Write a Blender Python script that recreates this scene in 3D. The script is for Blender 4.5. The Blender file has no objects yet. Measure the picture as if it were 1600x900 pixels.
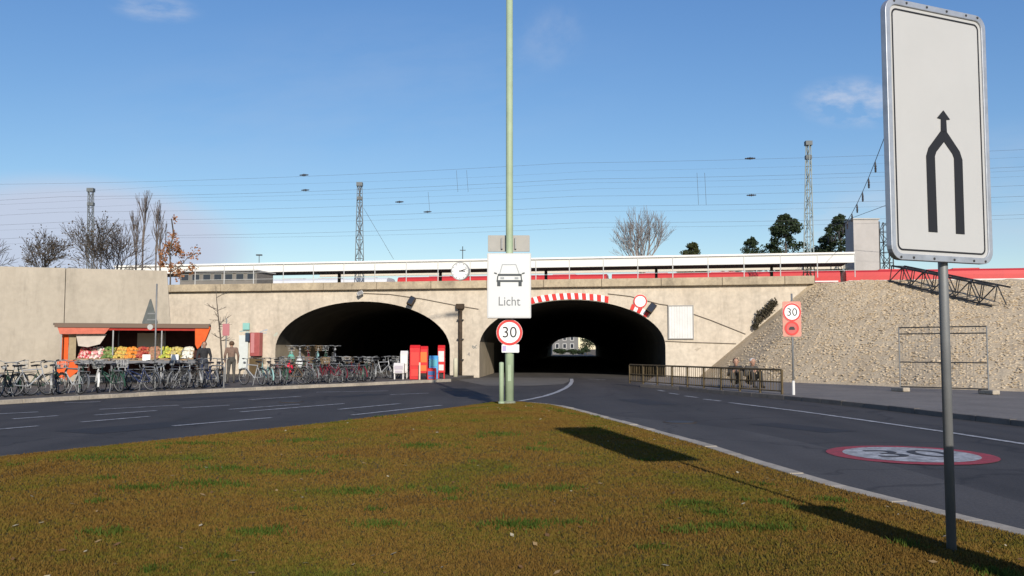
import bpy, bmesh, math, random
import numpy as np
from mathutils import Vector, Matrix
R = math.radians
random.seed(7); np.random.seed(7)
S = bpy.context.scene
COL = S.collection

# ------------------------------------------------------------------ camera
F, CX, CY, HZ, EYE = 1440.0, 800.0, 450.0, 545.0, 1.55     # photo pixels (1600x900), horizon row, eye height
TH = math.atan((HZ - CY) / F)
cam = bpy.data.cameras.new('camera'); camo = bpy.data.objects.new('camera', cam); COL.objects.link(camo)
cam.sensor_width = 36.0; cam.lens = 36.0 * F / 1600.0; cam.clip_start = 0.1; cam.clip_end = 5000
camo.location = (0, 0, EYE); camo.rotation_euler = (math.pi / 2 + TH, 0, 0)
S.camera = camo

# ------------------------------------------------------------------ light
SUN_EL = R(20.6)
SH = Vector((-0.185, 0.983)).normalized()                  # direction shadows fall on the ground
to_sun = Vector((-SH.x * math.cos(SUN_EL), -SH.y * math.cos(SUN_EL), math.sin(SUN_EL)))
sl = bpy.data.lights.new('sun', 'SUN'); sl.energy = 4.6; sl.angle = R(0.55); sl.color = (1.0, 0.92, 0.81)
so = bpy.data.objects.new('sun', sl); COL.objects.link(so)
so.rotation_euler = to_sun.to_track_quat('Z', 'Y').to_euler(); so.location = (20, -40, 40)
W = bpy.data.worlds.new('World'); S.world = W; W.use_nodes = True
S.view_settings.view_transform = 'Standard'; S.view_settings.look = 'None'
S.view_settings.exposure = 0.12; S.view_settings.gamma = 1.0; S.view_settings.use_curve_mapping = False

# ------------------------------------------------------------------ pixel helpers (a pixel gives a direction only)
def ray(px, py):
    u = (CY - py) / F
    return Vector(((px - CX) / F, math.cos(TH) - u * math.sin(TH), math.sin(TH) + u * math.cos(TH)))
def G(px, py, z=0.0):
    d = ray(px, py); t = (z - EYE) / d.z
    return Vector((d.x * t, d.y * t, z))
def A(px, py, Y):
    d = ray(px, py); t = Y / d.y
    return Vector((d.x * t, Y, EYE + d.z * t))
WL = A(265, 545, 53.3); WR = A(1270, 545, 46.7)
WU = Vector((WR.x - WL.x, WR.y - WL.y, 0)).normalized()    # along the bridge wall, to the right
WN = Vector((WU.y, -WU.x, 0))                              # out of the wall, toward the road
AX = Vector((97 / F, 1, 0)).normalized()                   # tunnel axis
def onplane(px, py, off=0.0):
    """point where the pixel's ray meets the vertical plane parallel to the wall, off metres behind it"""
    d = ray(px, py); p0 = WL - WN * off
    t = ((p0.x) * WN.x + (p0.y) * WN.y) / (d.x * WN.x + d.y * WN.y)
    return Vector((d.x * t, d.y * t, EYE + d.z * t))
ORG = onplane(800, 545); ORG.z = 0
def uz(px, py, off=0.0):
    p = onplane(px, py, off); return ((p - ORG).dot(WU), p.z)
def wp(u, z, out=0.0):
    p = ORG + WU * u + WN * out; return Vector((p.x, p.y, z))

# ------------------------------------------------------------------ materials
MATS = {}
def mat(name, col, rough=0.8, var=0.0, scale=3.0, col2=None, bump=0.0, bscale=40.0, metal=0.0, spec=0.3, fine=0.0, stretch=None, alpha=None):
    if name in MATS: return MATS[name]
    m = bpy.data.materials.new(name); m.use_nodes = True; MATS[name] = m
    nt = m.node_tree; b = nt.nodes['Principled BSDF']
    b.inputs['Roughness'].default_value = rough; b.inputs['Metallic'].default_value = metal
    b.inputs['Specular IOR Level'].default_value = spec
    b.inputs['Base Color'].default_value = (*col, 1)
    if var or col2 or bump or fine:
        geo = nt.nodes.new('ShaderNodeNewGeometry'); src = geo.outputs['Position']
        if stretch:
            mp = nt.nodes.new('ShaderNodeMapping'); mp.inputs['Scale'].default_value = stretch
            nt.links.new(src, mp.inputs['Vector']); src = mp.outputs['Vector']
    if var or col2:
        n = nt.nodes.new('ShaderNodeTexNoise'); n.inputs['Scale'].default_value = scale; n.inputs['Detail'].default_value = 6; n.inputs['Roughness'].default_value = 0.65
        nt.links.new(src, n.inputs['Vector'])
        r = nt.nodes.new('ShaderNodeValToRGB'); r.color_ramp.elements[0].position = 0.32; r.color_ramp.elements[1].position = 0.68
        c2 = col2 if col2 else tuple(c * (1 - var) for c in col); c1 = col if col2 else tuple(min(1, c * (1 + var)) for c in col)
        r.color_ramp.elements[0].color = (*c2, 1); r.color_ramp.elements[1].color = (*c1, 1)
        nt.links.new(n.outputs['Fac'], r.inputs['Fac']); out = r.outputs['Color']
        if fine:
            n2 = nt.nodes.new('ShaderNodeTexNoise'); n2.inputs['Scale'].default_value = bscale; n2.inputs['Detail'].default_value = 4
            nt.links.new(geo.outputs['Position'], n2.inputs['Vector'])
            mr = nt.nodes.new('ShaderNodeMapRange'); mr.inputs['From Min'].default_value = 0.3; mr.inputs['From Max'].default_value = 0.7
            mr.inputs['To Min'].default_value = 1 - fine; mr.inputs['To Max'].default_value = 1 + fine
            nt.links.new(n2.outputs['Fac'], mr.inputs['Value'])
            mx = nt.nodes.new('ShaderNodeVectorMath'); mx.operation = 'SCALE'
            nt.links.new(out, mx.inputs[0]); nt.links.new(mr.outputs['Result'], mx.inputs['Scale']); out = mx.outputs['Vector']
        nt.links.new(out, b.inputs['Base Color'])
    if bump:
        n3 = nt.nodes.new('ShaderNodeTexNoise'); n3.inputs['Scale'].default_value = bscale; n3.inputs['Detail'].default_value = 5
        nt.links.new(src, n3.inputs['Vector'])
        bp = nt.nodes.new('ShaderNodeBump'); bp.inputs['Strength'].default_value = bump; bp.inputs['Distance'].default_value = 0.02
        nt.links.new(n3.outputs['Fac'], bp.inputs['Height']); nt.links.new(bp.outputs['Normal'], b.inputs['Normal'])
    return m

# ------------------------------------------------------------------ mesh builder
class MB:
    def __init__(s): s.v = []; s.f = []; s.m = []; s.mi = 0
    def add(s, vs, fs):
        o = len(s.v); s.v += [tuple(p) for p in vs]; s.f += [tuple(i + o for i in f) for f in fs]; s.m += [s.mi] * len(fs)
        return s
    def box(s, c, size, rz=0.0, M=None):
        hx, hy, hz = size[0] / 2, size[1] / 2, size[2] / 2
        M = M or Matrix.Rotation(rz, 3, 'Z'); c = Vector(c)
        vs = [c + M @ Vector((x, y, z)) for z in (-hz, hz) for x, y in ((-hx, -hy), (hx, -hy), (hx, hy), (-hx, hy))]
        return s.add(vs, [(3, 2, 1, 0), (4, 5, 6, 7), (0, 1, 5, 4), (1, 2, 6, 5), (2, 3, 7, 6), (3, 0, 4, 7)])
    def tube(s, p0, p1, r0, r1=None, n=6, caps=True):
        p0 = Vector(p0); p1 = Vector(p1); r1 = r0 if r1 is None else r1
        d = (p1 - p0)
        if d.length < 1e-6: return s
        d.normalize(); a = d.orthogonal().normalized(); b = d.cross(a)
        vs = []
        for p, r in ((p0, r0), (p1, r1)):
            vs += [p + (a * math.cos(2 * math.pi * k / n) + b * math.sin(2 * math.pi * k / n)) * r for k in range(n)]
        fs = [(k, (k + 1) % n, n + (k + 1) % n, n + k) for k in range(n)]
        if caps: fs += [tuple(range(n - 1, -1, -1)), tuple(range(n, 2 * n))]
        return s.add(vs, fs)
    def path(s, pts, r, n=6):
        for a, b in zip(pts[:-1], pts[1:]): s.tube(a, b, r, r, n)
        return s
    def lathe(s, c, prof, n=12, axis=None):
        c = Vector(c); ax = Vector(axis).normalized() if axis else Vector((0, 0, 1)); a = ax.orthogonal().normalized(); b = ax.cross(a)
        vs = []
        for r, z in prof: vs += [c + ax * z + (a * math.cos(2 * math.pi * k / n) + b * math.sin(2 * math.pi * k / n)) * r for k in range(n)]
        fs = [(j * n + k, j * n + (k + 1) % n, (j + 1) * n + (k + 1) % n, (j + 1) * n + k) for j in range(len(prof) - 1) for k in range(n)]
        fs += [tuple(range(n - 1, -1, -1)), tuple(range((len(prof) - 1) * n, len(prof) * n))]
        return s.add(vs, fs)
    def torus(s, c, ax, Rr, r, n=20, k=6):
        c = Vector(c); ax = Vector(ax).normalized(); a = ax.orthogonal().normalized(); b = ax.cross(a); vs = []
        for i in range(n):
            t = 2 * math.pi * i / n; d = a * math.cos(t) + b * math.sin(t)
            vs += [c + d * (Rr + r * math.cos(2 * math.pi * j / k)) + ax * (r * math.sin(2 * math.pi * j / k)) for j in range(k)]
        return s.add(vs, [(i * k + j, ((i + 1) % n) * k + j, ((i + 1) % n) * k + (j + 1) % k, i * k + (j + 1) % k) for i in range(n) for j in range(k)])
    def prism(s, poly, o, ux, uy, un, d0, d1):
        """extrude a 2D outline (metres) placed at o in frame ux,uy along un from d0 to d1"""
        o = Vector(o); n = len(poly); vs = []
        for d in (d0, d1): vs += [o + ux * x + uy * y + un * d for x, y in poly]
        return s.add(vs, [tuple(range(n - 1, -1, -1)), tuple(range(n, 2 * n))] + [(k, (k + 1) % n, n + (k + 1) % n, n + k) for k in range(n)])
    def ringplate(s, r0, r1, o, ux, uy, un, d0, d1, n=36, sx=1.0):
        o = Vector(o); vs = []
        for d in (d0, d1):
            for r in (r0, r1): vs += [o + ux * (r * sx * math.cos(2 * math.pi * k / n)) + uy * (r * math.sin(2 * math.pi * k / n)) + un * d for k in range(n)]
        fs = []
        for k in range(n):
            q = (k + 1) % n
            fs += [(k, n + k, n + q, q), (2 * n + k, 2 * n + q, 3 * n + q, 3 * n + k), (n + k, 3 * n + k, 3 * n + q, n + q), (k, q, 2 * n + q, 2 * n + k)]
        return s.add(vs, fs)
    def sheet(s, pts):
        return s.add(pts, [tuple(range(len(pts)))])
    def build(s, name, mats, parent=None, smooth=False, bevel=0.0, loc=None):
        me = bpy.data.meshes.new(name)
        off = Vector((0, 0, 0))
        if parent is not None:
            off = Vector(parent.get('_w', (0, 0, 0)))
        if loc is not None: off = Vector(loc)
        me.from_pydata([(x - off.x, y - off.y, z - off.z) for x, y, z in s.v], [], s.f)
        mats = mats if isinstance(mats, (list, tuple)) else [mats]
        for m in mats: me.materials.append(m)
        if len(mats) > 1: me.polygons.foreach_set('material_index', s.m)
        if smooth: me.polygons.foreach_set('use_smooth', [True] * len(me.polygons))
        me.validate(); me.update()
        o = bpy.data.objects.new(name, me); COL.objects.link(o)
        if parent is not None: o.parent = parent; o['_w'] = tuple(off)
        elif loc is not None: o.location = off
        if bevel:
            b = o.modifiers.new('bevel', 'BEVEL'); b.width = bevel; b.segments = 2; b.limit_method = 'ANGLE'
        return o
def tag(o, label=None, cat=None, group=None, kind=None):
    if label: o['label'] = label
    if cat: o['category'] = cat
    if group: o['group'] = group
    if kind: o['kind'] = kind
    return o
def thing(name, loc, label, cat, group=None, rz=0.0):
    o = bpy.data.objects.new(name, None); COL.objects.link(o); o.location = loc; o.rotation_euler = (0, 0, rz)
    o['_w'] = tuple(loc); o.empty_display_size = 0.2
    return tag(o, label, cat, group)
def proto(name, label, cat, group=None):                     # built round the origin, moved afterwards
    return thing(name, (0, 0, 0), label, cat, group)
def copy_tree(o, parent=None):
    c = o.copy(); COL.objects.link(c); c.parent = parent
    for ch in list(o.children): copy_tree(ch, c)
    return c
X3, Y3, Z3 = Vector((1, 0, 0)), Vector((0, 1, 0)), Vector((0, 0, 1))
def text_mesh(body, size, name, m, parent, o, ux, uy, un, d, align='CENTER', xs=1.0):
    cu = bpy.data.curves.new(name, 'FONT'); cu.body = body; cu.size = size; cu.align_x = align; cu.align_y = 'CENTER'; cu.extrude = 0.0015
    t = bpy.data.objects.new(name, cu); COL.objects.link(t)
    me = bpy.data.meshes.new_from_object(t); bpy.data.objects.remove(t)
    off = Vector(parent.get('_w', (0, 0, 0)))
    for v in me.vertices:
        x, y, z = v.co
        v.co = Vector(o) + ux * (x * xs) + uy * y + un * (z + d) - off
    me.materials.clear(); me.materials.append(m)
    ob = bpy.data.objects.new(name, me); COL.objects.link(ob); ob.parent = parent; ob['_w'] = tuple(off)
    return ob
def circ(r, n=36, sx=1.0): return [(r * sx * math.cos(2 * math.pi * k / n), r * math.sin(2 * math.pi * k / n)) for k in range(n)]
def rrect(w, h, r, n=5):
    pts = []
    for cx, cy, a0 in ((w / 2 - r, h / 2 - r, 0), (-w / 2 + r, h / 2 - r, 90), (-w / 2 + r, -h / 2 + r, 180), (w / 2 - r, -h / 2 + r, 270)):
        for k in range(n + 1):
            a = R(a0 + 90 * k / n); pts.append((cx + r * math.cos(a), cy + r * math.sin(a)))
    return pts
def interp(tab, t):
    if t <= tab[0][0]: a, b = tab[0], tab[1]
    elif t >= tab[-1][0]: a, b = tab[-2], tab[-1]
    else:
        for a, b in zip(tab[:-1], tab[1:]):
            if a[0] <= t <= b[0]: break
    return a[1] + (b[1] - a[1]) * (t - a[0]) / (b[0] - a[0])

# colours
WALL = mat('bridge_render', (0.60, 0.525, 0.42), 0.9, col2=(0.49, 0.42, 0.33), scale=0.30, fine=0.10, bump=0.25, bscale=5)
def stained(m, amount, zs, seed):
    nt_ = m.node_tree; b = nt_.nodes['Principled BSDF']; src = b.inputs['Base Color'].links[0].from_socket
    g = nt_.nodes.new('ShaderNodeNewGeometry'); mp = nt_.nodes.new('ShaderNodeMapping'); mp.inputs['Scale'].default_value = (1.0, 1.0, zs); mp.inputs['Location'].default_value = (seed, 0, 0)
    nt_.links.new(g.outputs['Position'], mp.inputs['Vector'])
    out = src
    for sc, lo, hi, am, vec in ((1.6, .50, .72, amount, mp.outputs['Vector']), (.55, .52, .70, amount * .8, g.outputs['Position']), (3.5, .56, .70, amount * .7, mp.outputs['Vector'])):
        n = nt_.nodes.new('ShaderNodeTexNoise'); n.inputs['Scale'].default_value = sc; n.inputs['Detail'].default_value = 7; n.inputs['Roughness'].default_value = .7; nt_.links.new(vec, n.inputs['Vector'])
        r = nt_.nodes.new('ShaderNodeMapRange'); r.inputs['From Min'].default_value = lo; r.inputs['From Max'].default_value = hi; r.inputs['To Min'].default_value = 1; r.inputs['To Max'].default_value = 1 - am
        nt_.links.new(n.outputs['Fac'], r.inputs['Value']); v = nt_.nodes.new('ShaderNodeVectorMath'); v.operation = 'SCALE'; nt_.links.new(out, v.inputs[0]); nt_.links.new(r.outputs[0], v.inputs['Scale']); out = v.outputs['Vector']
    nt_.links.new(out, b.inputs['Base Color'])
stained(WALL, .21, .14, 3.0)
COPE = mat('coping_concrete', (0.50, 0.41, 0.28), 0.9, col2=(0.33, 0.27, 0.19), scale=0.9, fine=0.1, bscale=8, bump=0.2)
CONC = mat('wing_concrete', (0.43, 0.38, 0.305), 0.9, col2=(0.365, 0.32, 0.255), scale=0.5, fine=0.05, bscale=5, bump=0.15, stretch=(1, 1, 0.5))
stained(CONC, .16, .2, 9.0); stained(COPE, .3, .5, 1.0)
SOOT_SHADE = mat('shaded_sooty_vault', (0.065, 0.059, 0.047), 0.95, var=0.35, scale=0.5, bump=0.3, bscale=3)  # sooty concrete, coloured darker still to give the tunnel its shade
JAMB_LIT = mat('sunlit_jamb_render', (0.42, 0.35, 0.25), 0.95, var=0.2, scale=0.6, bump=0.3, bscale=3)  # pale copy that paints sunlight on the left jamb near the mouth
ASPH = mat('asphalt', (0.048, 0.043, 0.040), 0.85, var=0.18, scale=0.25, fine=0.22, bump=0.25, bscale=30, spec=0.35)
ASPH2 = mat('asphalt_worn', (0.072, 0.065, 0.060), 0.85, var=0.14, scale=0.4, fine=0.2, bump=0.25, bscale=30, spec=0.35)
def worn_road(m, crack, pol):
    nt_ = m.node_tree; b = nt_.nodes['Principled BSDF']; src = b.inputs['Base Color'].links[0].from_socket; g = nt_.nodes.new('ShaderNodeNewGeometry')
    nz = nt_.nodes.new('ShaderNodeTexNoise'); nz.inputs['Scale'].default_value = .9; nz.inputs['Detail'].default_value = 5; nt_.links.new(g.outputs['Position'], nz.inputs['Vector'])
    ad = nt_.nodes.new('ShaderNodeVectorMath'); ad.operation = 'MULTIPLY_ADD'; ad.inputs[1].default_value = (1.6, 1.6, 0); nt_.links.new(nz.outputs['Color'], ad.inputs[0]); nt_.links.new(g.outputs['Position'], ad.inputs[2])
    vo = nt_.nodes.new('ShaderNodeTexVoronoi'); vo.feature = 'DISTANCE_TO_EDGE'; vo.inputs['Scale'].default_value = .22; nt_.links.new(ad.outputs[0], vo.inputs['Vector'])
    r = nt_.nodes.new('ShaderNodeMapRange'); r.inputs['From Min'].default_value = 0.0; r.inputs['From Max'].default_value = .012; r.inputs['To Min'].default_value = 1 - crack; r.inputs['To Max'].default_value = 1
    nt_.links.new(vo.outputs['Distance'], r.inputs['Value'])
    v = nt_.nodes.new('ShaderNodeVectorMath'); v.operation = 'SCALE'; nt_.links.new(src, v.inputs[0]); nt_.links.new(r.outputs[0], v.inputs['Scale'])
    mp = nt_.nodes.new('ShaderNodeMapping'); mp.inputs['Rotation'].default_value = (0, 0, R(28)); mp.inputs['Scale'].default_value = (.75, .05, 1); nt_.links.new(g.outputs['Position'], mp.inputs['Vector'])
    n2 = nt_.nodes.new('ShaderNodeTexNoise'); n2.inputs['Scale'].default_value = 1.1; n2.inputs['Detail'].default_value = 4; nt_.links.new(mp.outputs[0], n2.inputs['Vector'])
    r2 = nt_.nodes.new('ShaderNodeMapRange'); r2.inputs['From Min'].default_value = .35; r2.inputs['From Max'].default_value = .65; r2.inputs['To Min'].default_value = 1 - pol; r2.inputs['To Max'].default_value = 1 + pol; nt_.links.new(n2.outputs['Fac'], r2.inputs['Value'])
    v2 = nt_.nodes.new('ShaderNodeVectorMath'); v2.operation = 'SCALE'; nt_.links.new(v.outputs[0], v2.inputs[0]); nt_.links.new(r2.outputs[0], v2.inputs['Scale']); nt_.links.new(v2.outputs[0], b.inputs['Base Color'])
worn_road(ASPH, .45, .22); worn_road(ASPH2, .45, .18)
ASPH3 = mat('asphalt_pale', (0.13, 0.118, 0.10), 0.9, var=0.16, scale=0.5, fine=0.15, bump=0.2, bscale=25)
PAVE = mat('pavement_slabs', (0.115, 0.10, 0.085), 0.9, var=0.2, scale=0.7, fine=0.12, bump=0.2, bscale=10)
PAVER = mat('pavement_grey', (0.185, 0.165, 0.145), 0.9, var=0.15, scale=0.7, fine=0.12, bump=0.2, bscale=10)
KERB = mat('kerb_stone', (0.38, 0.33, 0.26), 0.9, var=0.22, scale=1.5, fine=0.12, bscale=14, bump=0.2)
PAINT = mat('road_paint', (0.52, 0.52, 0.52), 0.8, col2=(0.17, 0.17, 0.17), scale=4.5, fine=0.25, bscale=20)
SOIL = mat('grass_soil', (0.105, 0.064, 0.013), 0.95, col2=(0.072, 0.055, 0.010), scale=1.3, fine=0.3, bscale=30, bump=0.5)
EARTH = mat('earth', (0.16, 0.12, 0.075), 0.95, var=0.3, scale=0.6, bump=0.4, bscale=6)
STEEL = mat('galvanised_steel', (0.22, 0.225, 0.225), 0.55, metal=0.4, var=0.1, scale=4)
DARKST = mat('dark_steel', (0.045, 0.045, 0.045), 0.6, metal=0.3, var=0.3, scale=3)
RUST = mat('rusty_steel', (0.055, 0.038, 0.024), 0.8, var=0.35, scale=5)
WHITE = mat('sign_white', (0.80, 0.80, 0.78), 0.45, var=0.03, scale=4)
WHITE2 = mat('white_paint', (0.66, 0.65, 0.62), 0.6, var=0.07, scale=2)
RED = mat('sign_red', (0.60, 0.035, 0.03), 0.45, var=0.06, scale=5)
BLACK = mat('sign_black', (0.018, 0.018, 0.02), 0.5)
TEXTG = mat('worn_print', (0.16, 0.17, 0.18), 0.6)
GREEN = mat('lamp_post_green', (0.33, 0.41, 0.27), 0.55, var=0.10, scale=2.5)
GREYP = mat('grey_paint', (0.40, 0.40, 0.38), 0.6, var=0.08, scale=2)
RUBBER = mat('rubber', (0.02, 0.02, 0.022), 0.8)
BARK = mat('bark', (0.10, 0.085, 0.07), 0.95, var=0.35, scale=6)
BARK2 = mat('bark_pale', (0.20, 0.17, 0.14), 0.95, var=0.3, scale=6)
GLASSD = mat('dark_window', (0.03, 0.035, 0.045), 0.15, spec=0.5)

# ------------------------------------------------------------------ sky
nt = W.node_tree; nt.nodes.clear()
out = nt.nodes.new('ShaderNodeOutputWorld'); bg = nt.nodes.new('ShaderNodeBackground'); bg.inputs['Strength'].default_value = 0.110
sky = nt.nodes.new('ShaderNodeTexSky'); sky.sky_type = 'NISHITA'; sky.sun_disc = False
sky.sun_elevation = SUN_EL; sky.sun_rotation = math.atan2(to_sun.x, to_sun.y)
sky.air_density = 1.0; sky.dust_density = 0.15; sky.ozone_density = 3.0; sky.altitude = 100
tc = nt.nodes.new('ShaderNodeTexCoord')
def cloud(px, py, wx, wy, strength, seed, nscale, col, prev, tilt=0.0, thr=(0.35, 0.7), inner=0.35):
    """a thin cloud at a fixed direction of the sky"""
    d = ray(px, py).normalized(); rx = Vector((d.y, -d.x, 0)).normalized(); up = rx.cross(d)
    r2 = rx * math.cos(tilt) + up * math.sin(tilt); u2 = up * math.cos(tilt) - rx * math.sin(tilt)
    def dot(v, k):
        n = nt.nodes.new('ShaderNodeVectorMath'); n.operation = 'DOT_PRODUCT'; n.inputs[1].default_value = tuple(v * k)
        nt.links.new(tc.outputs['Generated'], n.inputs[0]); return n.outputs['Value']
    cb = nt.nodes.new('ShaderNodeCombineXYZ')
    nt.links.new(dot(r2, 1 / wx), cb.inputs[0]); nt.links.new(dot(u2, 1 / wy), cb.inputs[1])
    ln = nt.nodes.new('ShaderNodeVectorMath'); ln.operation = 'LENGTH'; nt.links.new(cb.outputs[0], ln.inputs[0])
    fall = nt.nodes.new('ShaderNodeMapRange'); fall.interpolation_type = 'SMOOTHSTEP'
    fall.inputs['From Min'].default_value = 1.0; fall.inputs['From Max'].default_value = inner; fall.inputs['To Min'].default_value = 0; fall.inputs['To Max'].default_value = 1
    nt.links.new(ln.outputs['Value'], fall.inputs['Value'])
    n = nt.nodes.new('ShaderNodeTexNoise'); n.noise_dimensions = '4D'; n.inputs['W'].default_value = seed; n.inputs['Scale'].default_value = nscale; n.inputs['Detail'].default_value = 6; n.inputs['Roughness'].default_value = 0.6
    nt.links.new(cb.outputs[0], n.inputs['Vector'])
    r = nt.nodes.new('ShaderNodeMapRange'); r.inputs['From Min'].default_value = thr[0]; r.inputs['From Max'].default_value = thr[1]
    nt.links.new(n.outputs['Fac'], r.inputs['Value'])
    fr = nt.nodes.new('ShaderNodeMapRange'); fr.inputs['From Min'].default_value = -0.05; fr.inputs['From Max'].default_value = 0.15      # only the front half of the sky
    nt.links.new(dot(d, 1), fr.inputs['Value'])
    m1 = nt.nodes.new('ShaderNodeMath'); m1.operation = 'MULTIPLY'; nt.links.new(fall.outputs[0], m1.inputs[0]); nt.links.new(r.outputs[0], m1.inputs[1])
    m1b = nt.nodes.new('ShaderNodeMath'); m1b.operation = 'MULTIPLY'; nt.links.new(m1.outputs[0], m1b.inputs[0]); nt.links.new(fr.outputs[0], m1b.inputs[1])
    m2 = nt.nodes.new('ShaderNodeMath'); m2.operation = 'MULTIPLY'; m2.inputs[1].default_value = strength; nt.links.new(m1b.outputs[0], m2.inputs[0])
    mx = nt.nodes.new('ShaderNodeMix'); mx.data_type = 'RGBA'; mx.inputs['B'].default_value = (*col, 1)
    nt.links.new(m2.outputs[0], mx.inputs['Factor']); nt.links.new(prev, mx.inputs['A'])
    return mx.outputs['Result']
hs = nt.nodes.new('ShaderNodeHueSaturation'); hs.inputs['Saturation'].default_value = 1.15; hs.inputs['Hue'].default_value = 0.507; hs.inputs['Value'].default_value = 1.0
nt.links.new(sky.outputs[0], hs.inputs['Color'])
sx_ = nt.nodes.new('ShaderNodeSeparateColor'); cx_ = nt.nodes.new('ShaderNodeCombineColor'); nt.links.new(hs.outputs['Color'], sx_.inputs[0])
def tone(ch, ref, g, k):                                   # soft film shoulder for the whole sky
    a = nt.nodes.new('ShaderNodeMath'); a.operation = 'DIVIDE'; a.inputs[1].default_value = ref; nt.links.new(sx_.outputs[ch], a.inputs[0])
    b = nt.nodes.new('ShaderNodeMath'); b.operation = 'POWER'; b.inputs[1].default_value = g; nt.links.new(a.outputs[0], b.inputs[0])
    d = nt.nodes.new('ShaderNodeMath'); d.operation = 'MULTIPLY'; d.inputs[1].default_value = k; nt.links.new(b.outputs[0], d.inputs[0]); nt.links.new(d.outputs[0], cx_.inputs[ch])
tone(0, 3.2, 1.0, 3.45); tone(1, 5.4, .92, 5.45); tone(2, 8.2, .72, 7.6)
c = cx_.outputs[0]
CLOUDS = [(140, 382, .175, .075, .95, 1.0, 0.8, (4.6, 5.15, 6.4), -0.03, (.0, .3), .6),
          (1335, 160, .065, .030, .75, 3.0, 1.6, (5.6, 5.9, 6.7), -0.12, (.38, .68)),
          (1330, 345, .10, .035, .55, 8.0, 1.4, (5.6, 5.9, 6.6), 0.05, (.35, .7)),
          (245, 14, .05, .016, .4, 5.0, 1.5, (5.2, 5.6, 6.4), 0.05, (.35, .7)),
          (860, 60, .05, .04, .16, 6.0, 1.5, (5.2, 5.6, 6.4), 0.6, (.35, .7)),
          (560, 150, .35, .10, .18, 9.0, 1.5, (4.8, 5.3, 6.2), 0.15, (.4, .75)),
          (1700, 300, .30, .08, .4, 12.0, 1.5, (5.0, 5.4, 6.2), -0.1, (.35, .7))]
for (px, py, wx, wy, st, sd, ns, cc, ti, th, *inn) in CLOUDS: c = cloud(px, py, wx, wy, st, sd, ns, cc, c, ti, th, *inn)
nt.links.new(c, bg.inputs['Color']); nt.links.new(bg.outputs[0], out.inputs['Surface'])

# ================================================================== SETTING
def structure(o): return tag(o, kind='structure')
structure(MB().sheet([(-1500, -300, -0.03), (1500, -300, -0.03), (1500, 2500, -0.03), (-1500, 2500, -0.03)]).build('ground', EARTH))
wl, wr = wp(-60, 0), wp(60, 0)
structure(MB().sheet([(-70, -12, 0), (70, -12, 0), (wr.x, wr.y, 0), (wl.x, wl.y, 0)]).build('road', ASPH))

# arches in wall coordinates
def arch(pl, pr, ptop, ytop, yspring):
    u0, u1 = uz(pl, 560)[0], uz(pr, 560)[0]
    zt = uz(ptop, ytop)[1]; zs = uz(ptop, yspring)[1]
    c = (u0 + u1) / 2; a = (u1 - u0) / 2; b = zt - zs
    pts = [(u0, -0.02)] + [(c - a * math.cos(math.pi * k / 32), zs + b * math.sin(math.pi * k / 32)) for k in range(33)] + [(u1, -0.02)]
    return pts
ARL = arch(430, 703, 566, 471, 546); ARR = arch(749, 1040, 895, 468.5, 541)
TLEN = 158.0
ZC0 = uz(800, 450)[1]; ZC1 = uz(800, 438)[1]
uL, uR = uz(265, 500)[0] - 6, uz(1270, 500)[0] + 12
bridge = thing('railway_bridge', ORG, 'long beige rendered railway underpass with two wide dark arches', 'bridge')
outline = [(uL, -0.02)] + ARL + ARR + [(uR, -0.02), (uR, ZC0), (uL, ZC0)]
m = MB(); m.sheet([wp(u, z) for u, z in outline]); m.build('facade_wall', WALL, bridge)
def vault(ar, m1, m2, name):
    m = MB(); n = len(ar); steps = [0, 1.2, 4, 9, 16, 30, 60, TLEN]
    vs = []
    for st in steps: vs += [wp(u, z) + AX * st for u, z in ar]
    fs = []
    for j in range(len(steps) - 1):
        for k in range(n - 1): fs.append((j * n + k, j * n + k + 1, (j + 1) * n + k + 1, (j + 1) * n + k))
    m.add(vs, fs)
    m.m = [1 if ((k % (n - 1)) in (0, 1) and k < 3 * (n - 1)) else 0 for k in range(len(fs))]  # sunlit foot of the left jamb gets the pale colour, all else the dark
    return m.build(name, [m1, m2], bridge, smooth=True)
vault(ARL, SOOT_SHADE, JAMB_LIT, 'vault'); vault(ARR, SOOT_SHADE, JAMB_LIT, 'vault')
m = MB(); m.sheet([wp(u, z) + AX * TLEN for u, z in [(uL, -0.02)] + ARL + ARR + [(uR, -0.02), (uR, ZC0), (uL, ZC0)]]); m.build('rear_wall', WALL, bridge)
# coping in cast lengths
uC = uz(1272, 445)[0]
m_len = 3.1; u = uL; cop0 = None; k = 0
while u < uC - 0.01:
    e = min(u + m_len, uC); dz = random.uniform(-.006, .006)
    mb = MB(); mid = wp((u + e) / 2, (ZC0 + ZC1) / 2 + dz, -0.15)
    mb.box(mid, (e - u - 0.02, 0.9, ZC1 - ZC0), math.atan2(WU.y, WU.x)); mb.build('coping_stone', COPE, bridge, bevel=0.02)
    u = e
# deck and embankment top
deck = MB()
deck.sheet([wp(-160, ZC0 + .12, -0.55), wp(160, ZC0 + .12, -0.55), wp(160, ZC0 + .12, -TLEN + 2), wp(-160, ZC0 + .12, -TLEN + 2)])
structure(deck.build('track_bed', mat('ballast', (0.16, 0.14, 0.12), 0.95, var=0.3, scale=4)))

# tunnel floors
def strip(ar, z, l0, l1, name, mt, inset=0.0):
    p, q = ar[0][0] + inset, ar[-1][0] - inset
    return structure(MB().sheet([wp(p, z) + AX * l0, wp(q, z) + AX * l0, wp(q, z) + AX * l1, wp(p, z) + AX * l1]).build(name, mt))
strip(ARR, 0.004, -0.6, TLEN + 140, 'tunnel_road', ASPH2)
strip(ARL, 0.116, 0, TLEN + 30, 'tunnel_path', PAVE, 0.02)

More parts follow.
